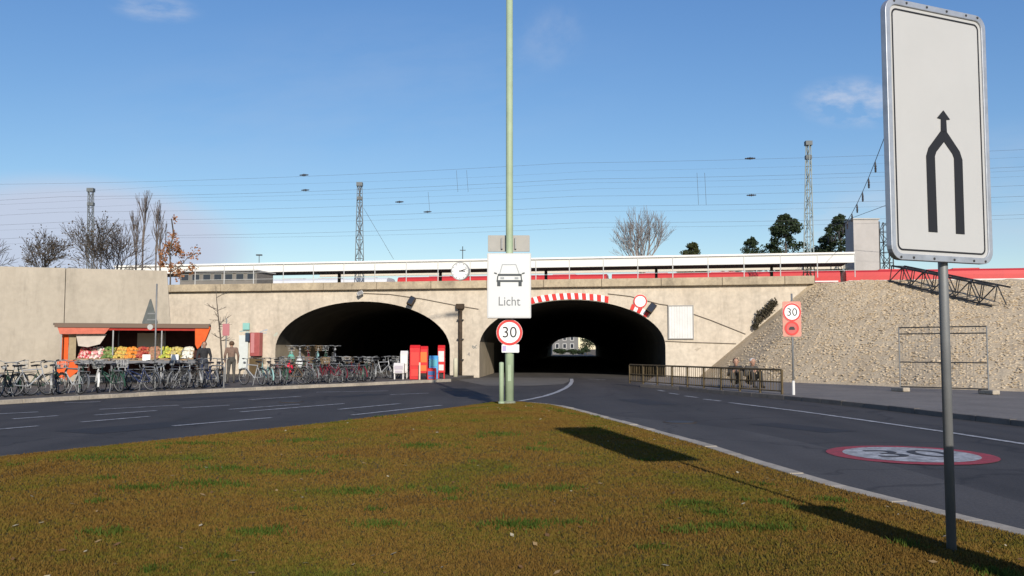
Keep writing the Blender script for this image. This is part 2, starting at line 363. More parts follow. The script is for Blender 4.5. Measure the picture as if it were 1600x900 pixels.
# ---- pavements with kerbs
def poly_prism(name, pts, z0, z1, mt):
    n = len(pts); m = MB()
    m.add([(p.x, p.y, z0) for p in pts] + [(p.x, p.y, z1) for p in pts], [tuple(range(n, 2 * n))] + [(k, (k + 1) % n, n + (k + 1) % n, n + k) for k in range(n)])
    return structure(m.build(name, mt))
KL = [G(px, py, .12) for px, py in ((-420, 650), (-120, 632), (125, 618.5), (260, 611.5), (400, 605), (560, 598.5), (640, 595), (705, 592.3))] 
KLin = KL
def kerb_line(name, pts, mt, wid, z0, z1, side, length=1.0):
    root = structure(MB().sheet([]).build(name, mt)) if False else None
    root = bpy.data.objects.new(name, None); COL.objects.link(root); root['kind'] = 'structure'; root['_w'] = (0, 0, 0)
    # resample
    seg = []; 
    for a, b in zip(pts[:-1], pts[1:]):
        L = (b - a).length; n = max(1, round(L / length))
        seg += [(a.lerp(b, i / n), a.lerp(b, (i + 1) / n)) for i in range(n)]
    for a, b in seg:
        d = (b - a).normalized(); nrm = Vector((-d.y, d.x, 0)) * side
        mid = (a + b) / 2 + nrm * wid / 2; j = random.uniform(-.006, .006)
        mb = MB(); mb.box((mid.x, mid.y, (z0 + z1) / 2 + j), ((b - a).length - 0.015, wid + random.uniform(-.006, .006), z1 - z0), math.atan2(d.y, d.x))
        o = mb.build('kerb_stone', mt, root, bevel=0.012)
    return root
kerb_line('left_kerb', KL, KERB, 0.16, -0.02, 0.125, 1)
def offset(pts, d):
    out = []
    for i, p in enumerate(pts):
        a = pts[max(0, i - 1)]; b = pts[min(len(pts) - 1, i + 1)]; t = (b - a).normalized()
        out.append(p + Vector((-t.y, t.x, 0)) * d)
    return out
poly_prism('left_pavement', offset(KL, 0.155) + [wp(ARR[0][0] - 0.3, 0, 0.02), wp(-60, 0, 0.02)], -0.02, 0.118, PAVE)
# paler asphalt apron in front of the pier
ap = [G(px, py) for px, py in ((712, 593.5), (760, 603), (830, 603), (880, 600.5), (889, 596), (889, 590.5), (760, 590))]
structure(MB().sheet([(p.x, p.y, 0.006) for p in ap]).build('apron', ASPH3))

# right hand pavement
KR = [G(px, py, .12) for px, py in ((1000, 600), (1060, 604), (1130, 610), (1225, 618), (1350, 630), (1475, 644), (1640, 662), (2000, 700))]
kerb_line('right_kerb', KR, mat('kerb_shaded', (0.16, 0.14, 0.12), 0.9, var=0.2, scale=2), 0.15, -0.02, 0.125, 1)  # dark tone paints the shadow on the kerb face
poly_prism('right_pavement', offset(KR, 0.145) + [Vector((60, 25, 0)), Vector((60, 40, 0)), wp(28, 0, 0.3), wp(ARR[-1][0] - .6, 0, 0.3)], -0.02, 0.116, PAVER)

# road patch on the right lane, dark seam
pp = [(905, 645), (960, 650), (1060, 659), (1160, 672), (1260, 692), (1340, 712), (1475, 750), (1650, 800), (1650, 880), (1475, 812), (1300, 766), (1200, 736), (1100, 703), (1000, 674)]
structure(MB().sheet([G(px, py, 0.004) for px, py in pp]).build('road_patch', ASPH2))

for (px, py, l, w_, a) in ((330, 622, 3.2, 1.1, 57), (560, 618, 2.4, .9, 57), (1010, 628, 3.0, 1.0, 100), (210, 668, 2.6, 1.2, 60), (1250, 668, 2.2, .8, 115)):
    p = G(px, py); c1, s1 = math.cos(R(a)), math.sin(R(a)); q = [(-l / 2, -w_ / 2), (l / 2, -w_ / 2 * .9), (l / 2 * .97, w_ / 2), (-l / 2, w_ / 2)]
    structure(MB().sheet([(p.x + x * c1 - y * s1, p.y + x * s1 + y * c1, .0035) for x, y in q]).build('asphalt_repair', mat('asphalt_repair', (.030, .029, .030), .8, var=.15, scale=2, fine=.15, bscale=30)))
for px, py, lab in ((455, 628, 'round iron manhole cover in the left carriageway'), (1062, 660, 'round iron manhole cover in the right carriageway')):
    p = G(px, py); o = thing('manhole_cover', p, lab, 'manhole cover'); MB().lathe(p, [(.36, -.01), (.36, .010), (.30, .011)], 24).build('frame', RUST, o); MB().lathe(p, [(.30, -.01), (.30, .014)], 24).build('lid', DARKST, o)
for k, (px, py) in enumerate(((520, 601), (250, 613.5), (1290, 625.5))):
    p = G(px, py); o = thing('drain_grate', p, ('iron drain grate in the gutter by the bicycle row', 'iron drain grate in the gutter before the market stall', 'iron drain grate in the gutter beneath the rubble slope')[k], 'drain')
    a = R(57 if k < 2 else -40); MB().box(p + Z3 * .004, (.5, .34, .016), a).build('frame', DARKST, o)
    for j in range(5): d_ = Vector((math.cos(a), math.sin(a), 0)) * (-.18 + .09 * j); MB().box(p + d_ + Z3 * .016, (.04, .28, .012), a).build('bar', RUST, o)

# ---- island
LE = [(25.0, G(768, 630, .1).x)] + [(p.y, p.x) for p in (G(690, 640, .1), G(500, 662, .1), G(300, 683, .1), G(125, 701, .1))]
RE = [(p.y, p.x) for p in (G(893, 640, .1), G(1000, 669, .1), G(1100, 698, .1), G(1200, 731, .1), G(1300, 761, .1), G(1475, 806, .1))]
LE = sorted(LE); RE = sorted(RE + [(24.2, 0.95), (25.0, 0.35)])
YTIP = 25.35
def edges(y):
    if y > 25.0:
        k = math.sqrt(max(0, 1 - ((y - 25.0) / (YTIP - 25.0)) ** 2)); a, b = interp(LE, 25.0), interp(RE, 25.0); c = (a + b) / 2
        return c + (a - c) * k, c + (b - c) * k
    return interp(LE, y), interp(RE, y)
def mound(x, y):
    a, b = edges(y); w = b - a
    if w < 1e-3: return 0.1
    d = min(x - a, b - x)
    e = min(1, max(0, d) / 1.8); e2 = min(1, max(0, YTIP - y) / 2.0)
    return 0.10 + 0.075 * (e * e * (3 - 2 * e)) * e2 + 0.012 * math.sin(x * 1.3 + y * .7) * e * e2
rows = []; y = 1.0
while y < YTIP: rows.append(y); y += 0.25 if y < 24 else 0.08
rows.append(YTIP); NC = 48; vs = []; fs = []
for y in rows:
    a, b = edges(y)
    for k in range(NC + 1):
        x = a + (b - a) * k / NC; vs.append((x, y, mound(x, y)))
for j in range(len(rows) - 1):
    for k in range(NC): fs.append((j * (NC + 1) + k, j * (NC + 1) + k + 1, (j + 1) * (NC + 1) + k + 1, (j + 1) * (NC + 1) + k))
structure(MB().add(vs, fs).build('grass_island', SOIL, smooth=True))
ys = [1.0 + i * .98 for i in range(25)] + [25.0]
kerb_line('island_kerb', [Vector((edges(y)[1], y, 0)) for y in ys], KERB, 0.19, -0.02, 0.112, -1)
kerb_line('island_kerb_far', [Vector((edges(y)[0], y, 0)) for y in ys], mat('kerb_dull', (0.15, 0.12, 0.06), 0.95, var=0.3, scale=3), 0.10, -0.02, 0.10, 1)  # browner, lower-contrast stone tone on this edge
tipk = [Vector((edges(25.0)[1], 25.0, 0))] + [Vector((edges(25.0 + .35 * math.sin(a))[1 if a < math.pi / 2 else 0], 25.0 + .35 * math.sin(a), 0)) for a in (.5, 1.0, 1.5, 2.1, 2.6)] + [Vector((edges(25.0)[0], 25.0, 0))]

# grass: too many blades to count
def grass(name, n, hmin, hmax, patches, mt, seed):
    rng = np.random.default_rng(seed)
    u = rng.random(n * 3); y0, y1 = 4.6, 25.2; k = -0.75
    y = (y0 ** (k) + u * (y1 ** (k) - y0 ** (k))) ** (1 / k)
    a = np.array([edges(t)[0] for t in np.linspace(4, YTIP, 300)]); b = np.array([edges(t)[1] for t in np.linspace(4, YTIP, 300)])
    tt = np.linspace(4, YTIP, 300); xa = np.interp(y, tt, a); xb = np.interp(y, tt, b)
    lo = np.maximum(xa - .03, -0.6 * y - 1); hi = np.minimum(xb + .0, 0.6 * y + 1)
    x = lo + (hi - lo) * rng.random(len(y))
    keep = hi > lo
    if patches:
        pr = np.zeros(len(y))
        for (cx, cy, rx, ry) in patches:
            d = ((x - cx) / rx) ** 2 + ((y - cy) / ry) ** 2
            pr = np.maximum(pr, np.exp(-d * 1.4))
        keep &= rng.random(len(y)) < pr
    x = x[keep][:n]; y = y[keep][:n]; n = len(x)
    wa = np.interp(y, tt, a); wb = np.interp(y, tt, b)
    d = np.minimum(x - wa, wb - x); e = np.clip(d / 1.8, 0, 1); e2 = np.clip((YTIP - y) / 2, 0, 1)
    z = 0.10 + 0.075 * (e * e * (3 - 2 * e)) * e2 + 0.012 * np.sin(x * 1.3 + y * .7) * e * e2 - .004
    h = rng.uniform(hmin, hmax, n) * (1 + .012 * y); w = (0.0022 + 0.00055 * y) * rng.uniform(.7, 1.4, n)
    an = rng.uniform(0, 2 * math.pi, n); le = rng.uniform(0, 1.1, n) * h; la = rng.uniform(0, 2 * math.pi, n)
    V = np.empty((n, 3, 3))
    V[:, 0] = np.stack([x - np.cos(an) * w, y - np.sin(an) * w, z], 1)
    V[:, 1] = np.stack([x + np.cos(an) * w, y + np.sin(an) * w, z], 1)
    V[:, 2] = np.stack([x + np.cos(la) * le, y + np.sin(la) * le, z + h], 1)
    me = bpy.data.meshes.new(name); me.vertices.add(3 * n); me.vertices.foreach_set('co', V.ravel())
    me.loops.add(3 * n); me.loops.foreach_set('vertex_index', np.arange(3 * n)); me.polygons.add(n)
    me.polygons.foreach_set('loop_start', np.arange(0, 3 * n, 3)); me.polygons.foreach_set('loop_total', np.full(n, 3))
    me.update(); me.validate(); me.materials.append(mt)
    o = bpy.data.objects.new(name, me); COL.objects.link(o); return o
def grass_mat(name, cols, scale):
    m = bpy.data.materials.new(name); m.use_nodes = True; t = m.node_tree; b = t.nodes['Principled BSDF']; b.inputs['Roughness'].default_value = 0.75; b.inputs['Specular IOR Level'].default_value = 0.04
    g = t.nodes.new('ShaderNodeNewGeometry'); n = t.nodes.new('ShaderNodeTexNoise'); n.inputs['Scale'].default_value = scale; n.inputs['Detail'].default_value = 5; n.inputs['Roughness'].default_value = 0.6
    t.links.new(g.outputs['Position'], n.inputs['Vector'])
    n2 = t.nodes.new('ShaderNodeTexNoise'); n2.inputs['Scale'].default_value = 28; n2.inputs['Detail'].default_value = 2; t.links.new(g.outputs['Position'], n2.inputs['Vector'])
    mr = t.nodes.new('ShaderNodeMath'); mr.operation = 'MULTIPLY_ADD'; mr.inputs[1].default_value = 0.4; t.links.new(n2.outputs['Fac'], mr.inputs[0])
    m3 = t.nodes.new('ShaderNodeMath'); m3.operation = 'MULTIPLY_ADD'; m3.inputs[1].default_value = 0.7; m3.inputs[2].default_value = -0.04; t.links.new(n.outputs['Fac'], m3.inputs[0]); t.links.new(m3.outputs[0], mr.inputs[2])
    r = t.nodes.new('ShaderNodeValToRGB'); e = r.color_ramp.elements
    e[0].position, e[0].color = cols[0][0], (*cols[0][1], 1); e[1].position, e[1].color = cols[-1][0], (*cols[-1][1], 1)
    for p, cc in cols[1:-1]: q = e.new(p); q.color = (*cc, 1)
    t.links.new(mr.outputs[0], r.inputs['Fac']); t.links.new(r.outputs['Color'], b.inputs['Base Color'])
    return m
GR1 = grass_mat('dry_grass', [(0.36, (0.080, 0.085, 0.013)), (0.45, (0.122, 0.092, 0.017)), (0.54, (0.155, 0.092, 0.022)), (0.64, (0.122, 0.068, 0.017))], 0.8)
GR2 = grass_mat('green_grass', [(0.35, (0.034, 0.066, 0.010)), (0.65, (0.075, 0.10, 0.018))], 2.0)
tag(grass('dry_lawn_grass', 620000, .010, .026, None, GR1, 3), 'short olive brown winter grass covering the traffic island', 'grass', kind='stuff')
gp = []
for (px, py, rx, ry) in ((405, 838, .30, .25), (590, 822, .35, .2), (700, 768, .35, .35), (810, 822, .5, .3), (1080, 793, .35, .22), (880, 768, .3, .3), (1020, 860, .2, .12), (1210, 788, .3, .25), (1300, 775, .3, .25),
                     (220, 768, .5, .3), (330, 760, .6, .4), (450, 740, .6, .5), (350, 735, .7, .5), (300, 695, .8, .5), (840, 705, .4, .5), (1130, 828, .4, .2), (1200, 832, .4, .2), (890, 820, .3, .15), (660, 700, .6, .7), (480, 690, .7, .6), (150, 720, .8, .6), (780, 680, .6, .8), (560, 770, .5, .4)):
    p = G(px, py, .16); gp.append((p.x, p.y, rx * .55, ry * (.55 if py > 750 else .35)))
prng = random.Random(33)
for i in range(60):
    y_ = 5 + 18 * prng.random() ** 1.5; a_, b_ = edges(y_); gp.append((prng.uniform(max(a_, -.55 * y_), min(b_, .55 * y_)), y_, prng.uniform(.05, .16), prng.uniform(.05, .14)))
tag(grass('green_lawn_grass', 150000, .018, .055, gp, GR2, 4), 'tufts of greener grass scattered through the brown lawn', 'grass', kind='stuff')

# fallen leaves and litter in the grass
lr = random.Random(8); m = MB()
for i in range(420):
    y_ = 5 + 19 * lr.random() ** 1.6; a_, b_ = edges(y_); x_ = lr.uniform(max(a_, -.57 * y_), min(b_, .57 * y_)); z_ = mound(x_, y_) + .02; sz = lr.uniform(.012, .032); an_ = lr.uniform(0, 6.28); t1 = Vector((math.cos(an_), math.sin(an_), lr.uniform(-.4, .4))) * sz; t2 = Vector((-math.sin(an_), math.cos(an_), lr.uniform(-.4, .4))) * sz * .6; c_ = Vector((x_, y_, z_))
    m.mi = lr.randrange(3); m.add([c_ - t1, c_ + t2, c_ + t1 * 1.1, c_ - t2], [(0, 1, 2, 3)])
tag(m.build('fallen_leaves', [mat('leaf_tan', (.30, .20, .09), .9), mat('leaf_brown', (.14, .075, .03), .9), mat('leaf_pale', (.42, .36, .24), .9)]), 'dry brown fallen leaves strewn over the lawn', 'leaves', kind='stuff')
# ---- road markings
def line_mark(pts, w, name='lane_marking', z=0.009):
    L = []; Rr = []
    for i, p in enumerate(pts):
        a = pts[max(0, i - 1)]; b = pts[min(len(pts) - 1, i + 1)]; t = (b - a).normalized(); n = Vector((-t.y, t.x, 0)) * w / 2
        L.append((p.x + n.x, p.y + n.y, z)); Rr.append((p.x - n.x, p.y - n.y, z))
    m = MB(); n = len(pts); m.add(L + Rr, [(i, i + 1, n + i + 1, n + i) for i in range(n - 1)])
    return structure(m.build(name, PAINT))
for (x0, y0, x1, y1) in ((126, 660, 233, 651), (148, 649, 244, 642), (155, 640, 279, 633.5), (270, 666, 424, 653), (284, 638, 358, 633.5), (376, 644, 537, 631), (358, 640, 467, 632), (389, 625, 470, 619.5),
                         (529, 640, 625, 631), (550, 649, 690, 633.5), (494, 613, 607, 611), (100, 630, 157, 628), (-60, 676, 60, 666), (20, 655, 90, 650), (-20, 648, 60, 644), (610, 617, 670, 614.5),
                         (1100, 624, 1126, 627), (1070, 619, 1090, 621.5), (1046, 614.5, 1060, 616.5), (1028, 610, 1038, 611.5), (918, 592.5, 946, 593.5)):
    line_mark([G(x0, y0), G(x1, y1)], 0.13)
line_mark([G(px, py) for px, py in ((1140, 629.5), (1250, 643), (1350, 657), (1475, 675), (1650, 702), (1900, 742))], 0.14, 'edge_line')
line_mark([G(px, py) for px, py in ((812, 627), (832, 623.5), (852, 619), (870, 613), (884, 606.5), (891, 601), (893.5, 596), (893, 592))], 0.17, 'guide_line')
# painted speed roundel
c0 = G(1422, 711); RX, RY = 1.16, 1.22
structure(MB().sheet([(c0.x + RX * 1.0 * x, c0.y + RY * y, 0.010) for x, y in circ(1.0, 48)]).build('roundel_red', mat('red_road_paint', (0.42, 0.05, 0.07), 0.85, col2=(0.22, 0.05, 0.06), scale=4, fine=0.15, bscale=20)))
structure(MB().sheet([(c0.x + RX * .80 * x, c0.y + RY * .80 * y, 0.014) for x, y in circ(1.0, 48)]).build('roundel_white', PAINT))
holder = structure(MB().sheet([(c0.x + .01 * x, c0.y + .01 * y, 0.0165) for x, y in circ(1.0, 12)]).build('roundel_digits', PAINT))
text_mesh('30', 1.25, 'digit_print', mat('dark_road_paint', (0.05, 0.05, 0.055), 0.85), holder, (c0.x, c0.y, 0), X3, Y3, Z3, 0.018)

# ================================================================== WING WALL, SLOPE
ww = thing('wing_wall', G(200, 600, 0), 'tall pale grey concrete retaining wall behind the market stall', 'retaining wall')
wa, wb = A(258, 545, 42.0), A(-500, 545, 36.0)
wdir = (wa - wb); wdir.z = 0; wdir.normalize(); wn = Vector((wdir.y, -wdir.x, 0))
ztop = A(256, 423, 42.0).z
pan = 4.2; tot = (wa - wb).length; e = 0.0; i = 0
while e < tot:
    f0 = wa - wdir * e; f1 = wa - wdir * min(tot, e + pan - 0.02); e += pan
    p0 = Vector((f0.x, f0.y, 0)); bat = 0.42 if i == 0 else 0
    zt0, zt1 = ztop, ztop
    vs = []
    for off in (0, -0.55):
        q0, q1 = f0 + wn * off, f1 + wn * off
        vs += [(q1.x, q1.y, 0), (q0.x + wdir.x * bat, q0.y + wdir.y * bat, 0), (q0.x - wdir.x * .0, q0.y, zt0), (q1.x, q1.y, zt1)]
    MB().add(vs, [(0, 1, 2, 3), (7, 6, 5, 4), (1, 5, 6, 2), (2, 6, 7, 3), (3, 7, 4, 0)]).build('wall_panel', CONC, ww, bevel=0.02); i += 1
# cone of earth behind the wing wall end and embankment behind it
ec = thing('earth_cone', onplane(285, 590), 'small brown earth cone between wing wall and bridge', 'earth bank')
b0 = wp(uz(262, 545)[0], 0, 0.0); m = MB(); n = 14
top = wp(uz(245, 500)[0], 3.1, 0.05); vs = [top]
for k in range(n + 1):
    a = math.pi * k / n; vs.append(wp(uz(245, 500)[0] + 3.2 * math.cos(a), 0.1, 0.05 + 3.4 * math.sin(a)))
m.add(vs, [(0, k + 1, k + 2) for k in range(n)]); m.build('bank', EARTH, ec, smooth=True)
m = MB(); q0 = wb - wn * .6; q1 = wa - wn * .6
m.add([(q0.x, q0.y, ztop - .6), (q1.x - 0.6, q1.y, ztop - .6), *[tuple(wp(uL + 1.0, ZC0 + .1, -0.6))], *[tuple(wp(-70, ZC0 + .1, -0.6))]], [(0, 1, 2, 3)])
structure(m.build('left_embankment', EARTH))

# ---- rubble slope
rs = thing('rubble_slope', G(1320, 610, 0), 'sloping embankment faced with rough beige rubble stones beside the bridge', 'embankment')
base = [wp(uz(1088, 560)[0], 0.0, 0.02), G(1160, 594.5, .1), G(1232, 598, .1), G(1350, 603, .1), G(1475, 608.5, .1), G(1660, 615, .1), G(2000, 628, .1)]
cres = [wp(uz(1268, 470)[0], ZC0 + .05, 0.02), A(1302, 441, 46.0), A(1345, 437.5, 45.4), A(1410, 437.0, 44.8), A(1475, 437, 44.2), A(1660, 436, 43), A(2000, 434, 41)]
sp = [0, .8, 1.7, 3.4, 5.2, 8, 13]
def slope_pt(s, t):
    b = Vector([interp([(k, p[i]) for k, p in zip(sp, base)], s) for i in range(3)])
    c = Vector([interp([(k, p[i]) for k, p in zip(sp, cres)], s) for i in range(3)])
    p = b.lerp(c, t); p.z += 0.28 * math.sin(math.pi * t) * min(1, s / 1.0) 
    return p
NS, NT = 120, 26; vs = []; fs = []
for j in range(NT + 1):
    for k in range(NS + 1):
        p = slope_pt(13 * k / NS, j / NT); p.z += random.uniform(-.03, .03) if 0 < k else 0; vs.append(p)
for j in range(NT):
    for k in range(NS): fs.append((j * (NS + 1) + k, j * (NS + 1) + k + 1, (j + 1) * (NS + 1) + k + 1, (j + 1) * (NS + 1) + k))
SLOPE = mat('slope_grit', (0.535, 0.435, 0.295), 0.95, col2=(0.44, 0.345, 0.225), scale=0.8, fine=0.2, bscale=12, bump=0.5)
STONE = mat('rubble_stone', (0.575, 0.475, 0.335), 0.95, col2=(0.49, 0.395, 0.27), scale=2.2, fine=0.12, bscale=9, bump=0.3)
MB().add(vs, fs).build('slope_surface', SLOPE, rs, smooth=True)
ICO = bmesh.new(); bmesh.ops.create_icosphere(ICO, subdivisions=1, radius=1.0); icv = [v.co.copy() for v in ICO.verts]; icf = [tuple(v.index for v in f.verts) for f in ICO.faces]; ICO.free()
def stone_verts(rng, r):
    sx, sy, sz = r * rng.uniform(.7, 1.4), r * rng.uniform(.7, 1.3), r * rng.uniform(.28, .5)
    M = Matrix.Rotation(rng.uniform(0, 6.28), 3, 'Z') @ Matrix.Rotation(rng.uniform(-.5, .5), 3, 'X')
    return [M @ Vector((v.x * sx * rng.uniform(.8, 1.15), v.y * sy * rng.uniform(.8, 1.15), v.z * sz * rng.uniform(.75, 1.15))) for v in icv]
rng = random.Random(5); m = MB()
for i in range(9000):
    s = rng.uniform(0.25, 8.5); t = rng.uniform(0.02, 0.985); p = slope_pt(s, t)
    m.add([p + v for v in stone_verts(rng, rng.uniform(.03, .08))], icf)
tag(m.build('small_rubble', STONE, rs), kind='stuff')
sm = []
for i in range(8):
    mm = MB(); mm.add(stone_verts(rng, 0.24), icf); o = mm.build('stone', STONE, None); sm.append(o.data); bpy.data.objects.remove(o)
for i in range(160):
    s = rng.uniform(0.4, 7.5); t = rng.uniform(0.03, 0.95); p = slope_pt(s, t) - rs.location; p.z -= .03
    o = bpy.data.objects.new('stone', sm[i % 8]); COL.objects.link(o); o.parent = rs; o.location = p; o.rotation_euler = (0, 0, rng.uniform(0, 6.28)); k = rng.uniform(.35, .58); o.scale = (k, k, k)

# ================================================================== SIGNS AND POLES
def facing(dx, dy):
    """frame of an upright plate that faces (dx,dy): ux to the right as its reader sees it, uy up, un out"""
    un = Vector((dx, dy, 0)).normalized(); ux = Vector((-un.y, un.x, 0)); return ux, Z3.copy(), un
def speed_sign(root, o, fr, r, txt='30', ring=True, back=True):
    ux, uy, un = fr
    d = MB().prism(circ(r), o, ux, uy, un, -0.012, 0.0).build('sign_disc', WHITE, root)
    MB().ringplate(r * .80, r * .985, o, ux, uy, un, 0.0015, 0.0045).build('red_ring', RED, d)
    if txt: text_mesh(txt, r * 1.18, 'digits', BLACK, d, Vector(o) - uy * r * .02, ux, uy, un, 0.004)
    return d

# ---- lamp post in the tip of the island with the box sign
LP = G(796, 628, .17); LPZ = LP.y; px_m = F / LPZ
lamp = thing('lamp_post', LP, 'tall pale green steel lamp post at the tip of the grass island', 'lamp post')
m = MB(); m.lathe(LP, [(.115, -.1), (.115, 2.0), (.108, 2.05), (.098, 2.4), (.092, 6.0), (.088, 12.5)], 16); m.build('pole', GREEN, lamp, smooth=True)
m = MB(); m.box(LP + Vector((0, -.108, .75)), (.09, .02, .42)); m.build('service_door', GREEN, lamp, bevel=.005)
m = MB(); pts = [LP + Vector((0, 0, 12.4)), LP + Vector((0.15, 0, 12.9)), LP + Vector((.7, 0, 13.15)), LP + Vector((1.4, 0, 13.2))]; m.path(pts, .045, 8); m.build('arm', GREEN, lamp)
m = MB(); m.box(LP + Vector((1.75, 0, 13.2)), (.8, .28, .14)); m.build('lamp_head', GREYP, lamp, bevel=.04)
m = MB(); m.lathe(LP, [(.16, -.05), (.16, .015), (.12, .03)], 16); m.build('base_collar', mat('collar', (.22, .24, .18), .8), lamp)
p2 = G(783.5, 629, .16)
gp2 = thing('short_post', p2, 'short pale green steel post beside the lamp post', 'post')
MB().lathe(p2, [(.062, -.1), (.062, 1.02), (.05, 1.04), (.0, 1.05)], 12).build('tube', GREEN, gp2, smooth=True)
MB().lathe(p2, [(.085, -.02), (.085, .02), (.065, .03)], 12).build('foot_collar', GREEN, gp2)

FS = (X3.copy(), Z3.copy(), Vector((0, -1, 0)))
fy = LP.y - 0.13                                                     # everything on the pole hangs in front of it
bs_c = A(795.5, 446.5, fy - .1); w_, h_ = 68 / px_m, 101 / px_m
bs = thing('box_sign', (bs_c.x, bs_c.y, bs_c.z - h_ / 2), 'white box sign with a car pictogram and the word Licht on the lamp post', 'sign')
MB().prism(rrect(w_, h_, .03), bs_c, *FS, -.13, .075).build('housing', mat('box_grey', (.50, .50, .49), .5), bs, bevel=.008)
MB().prism(rrect(w_ - .07, h_ - .07, .02), bs_c, *FS, .0755, .080).build('face_panel', mat('acrylic_white', (.60, .61, .60), .35), bs)
def px2(x, y): return ((x - 795.5) / px_m, (446.5 - y) / px_m)
def stroke(name, pts, w, mt, par, o=bs_c, fr=FS, d=.0812, conv=px2):
    m = MB(); q = [Vector(conv(*p)) for p in pts]
    for a, b in zip(q[:-1], q[1:]):
        t = (b - a).normalized(); n = Vector((-t.y, t.x)) * w / 2; e = t * w * .3
        m.prism([tuple(a - e - n), tuple(b + e - n), tuple(b + e + n), tuple(a - e + n)], o, *fr, d, d + .002); d += .0004
    return m.build(name, mt, par)
ICON = mat('icon_print', (.05, .06, .065), .6)
ICON2 = mat('icon_print_faded', (.30, .32, .33), .6)
stroke('car_roof', [(781, 428), (785, 414), (806, 414), (811, 428)], .022, ICON2, bs)
stroke('car_windscreen', [(779, 430), (814, 430)], .055, ICON, bs, d=.084)
stroke('car_side', [(778, 432), (777, 440)], .03, ICON, bs, d=.0845)
stroke('car_side', [(814, 432), (815, 440)], .03, ICON, bs, d=.0845)
stroke('car_mirror', [(816, 428), (819, 427)], .035, ICON, bs, d=.0845)
stroke('car_mirror', [(776, 428), (773, 427)], .035, ICON, bs, d=.0845)
stroke('car_bumper', [(777, 439.5), (815.5, 439.5)], .05, ICON, bs, d=.0855)
stroke('car_wheel', [(779.5, 441), (779.5, 446)], .085, ICON, bs, d=.087)
stroke('car_wheel', [(812.5, 441), (812.5, 446)], .085, ICON, bs, d=.087)
stroke('car_headlight', [(783, 435), (787, 435)], .05, ICON2, bs, d=.087)
stroke('car_headlight', [(805, 435), (809, 435)], .05, ICON2, bs, d=.087)
tx = text_mesh('Licht', .335, 'lettering', TEXTG, bs, bs_c + Z3 * px2(0, 471.5)[1], *FS, .083, xs=.88)
for dz in (-.5, .45): MB().torus(LP + Z3 * (bs_c.z - LP.z + dz), Z3, .105, .02, 16, 6).build('clamp', STEEL, bs)
up = A(795, 380.5, LP.y + .17)
bp = thing('back_panel', (up.x, up.y, up.z - .2), 'plain grey sheet metal panel behind the lamp post above the box sign', 'panel')
MB().prism(rrect(66 / px_m, 26 / px_m, .02), up, *FS, -.02, .02).build('sheet', mat('panel_grey', (.34, .33, .30), .6, var=.06, scale=3), bp, bevel=.004)
for dx in (-.18, .18): MB().box(up + Vector((dx, -.06, 0)), (.04, .08, .3)).build('bracket', STEEL, bp)
s30 = A(796, 519.5, fy - .03)
ss = thing('speed_limit_sign', (s30.x, s30.y, s30.z - .33), 'round 30 speed limit sign under the box sign on the lamp post', 'traffic sign')
speed_sign(ss, s30, FS, 20.3 / px_m)
MB().torus((LP.x, LP.y, s30.z), Z3, .12, .015, 16, 6).build('clamp', STEEL, ss)
sp_ = A(797.5, 544.5, fy - .03)
pl = thing('supplementary_plate', (sp_.x, sp_.y, sp_.z - .1), 'small white plate below the round sign on the lamp post', 'sign plate')
MB().prism(rrect(27 / px_m, 12.5 / px_m, .02), sp_, *FS, -.012, 0).build('plate', WHITE, pl)
MB().prism(rrect(6 / px_m, 9 / px_m, .01), sp_ - X3 * (9.5 / px_m), *FS, .001, .003).build('lilac_mark', mat('lilac', (.42, .36, .55), .6), pl)

# ---- lane merging sign beside the camera
gz = mound(3.05, 6.4)
ZL, ZR = 6.20, 6.60
a_ = A(1396.5, 545, ZL); b_ = A(1554, 545, ZR); a_.z = b_.z = 0
dirs = (b_ - a_).normalized(); mun = Vector((dirs.y, -dirs.x, 0)); mfr = (dirs, Z3.copy(), mun)
mw = (b_ - a_).length
zb = A(1398, 404, ZL).z; ztp = A(1396, -4, ZL).z; mh = ztp - zb
mc = (a_ + b_) / 2; mc.z = (zb + ztp) / 2
ms_base = Vector((mc.x, mc.y, 0)) - mun * .075 + dirs * .085; ms_base.z = mound(ms_base.x, ms_base.y)
ms = thing('lane_merge_sign', ms_base, 'tall white sign with two black lanes merging into one arrow on a post', 'traffic sign')
MB().prism(rrect(mw, mh, .09), mc, *mfr, -.02, .0).build('plate', mat('reflective_white', (.44, .44, .43), .45, var=.02, scale=3), ms)
fo = rrect(mw + .01, mh + .01, .095, 6); fi = rrect(mw - .075, mh - .075, .06, 6)
m = MB(); n = len(fo); vs = []
for d in (-.035, .012):
    for P in (fo, fi): vs += [mc + dirs * x + Z3 * y + mun * d for x, y in P]
fs = []
for k in range(n):
    q = (k + 1) % n
    fs += [(k, n + k, n + q, q), (2 * n + k, 2 * n + q, 3 * n + q, 3 * n + k), (k, q, 2 * n + q, 2 * n + k), (n + k, 3 * n + k, 3 * n + q, n + q)]
m.add(vs, fs).build('frame', mat('alu_frame', (.42, .44, .47), .4, metal=.5, var=.15, scale=9), ms, bevel=.004)
bo = rrect(mw - .12, mh - .12, .045, 6); bi = rrect(mw - .145, mh - .145, .035, 6); vs = []; fs = []
for P in (bo, bi): vs += [mc + dirs * x + Z3 * y + mun * .002 for x, y in P]
for k in range(n): q = (k + 1) % n; fs.append((k, q, n + q, n + k))
MB().add(vs, fs).build('border_line', BLACK, ms)
def mpt(px, py):
    """pixel on the sign plane"""
    d = ray(px, py); e_ = Vector((0, 0, EYE)); t = (mc - e_).dot(mun) / d.dot(mun); p = e_ + d * t - mc
    return (p.dot(dirs), p.z)
xc = mpt(1476.5, 285)[0]
def band(poly_px, mirror):
    P = [(mpt(*p)[0] - mpt(1475.5, p[1])[0] + xc, mpt(1475.5, p[1])[1]) for p in poly_px]
    return [(2 * xc - x, y) for x, y in P][::-1] if mirror else P
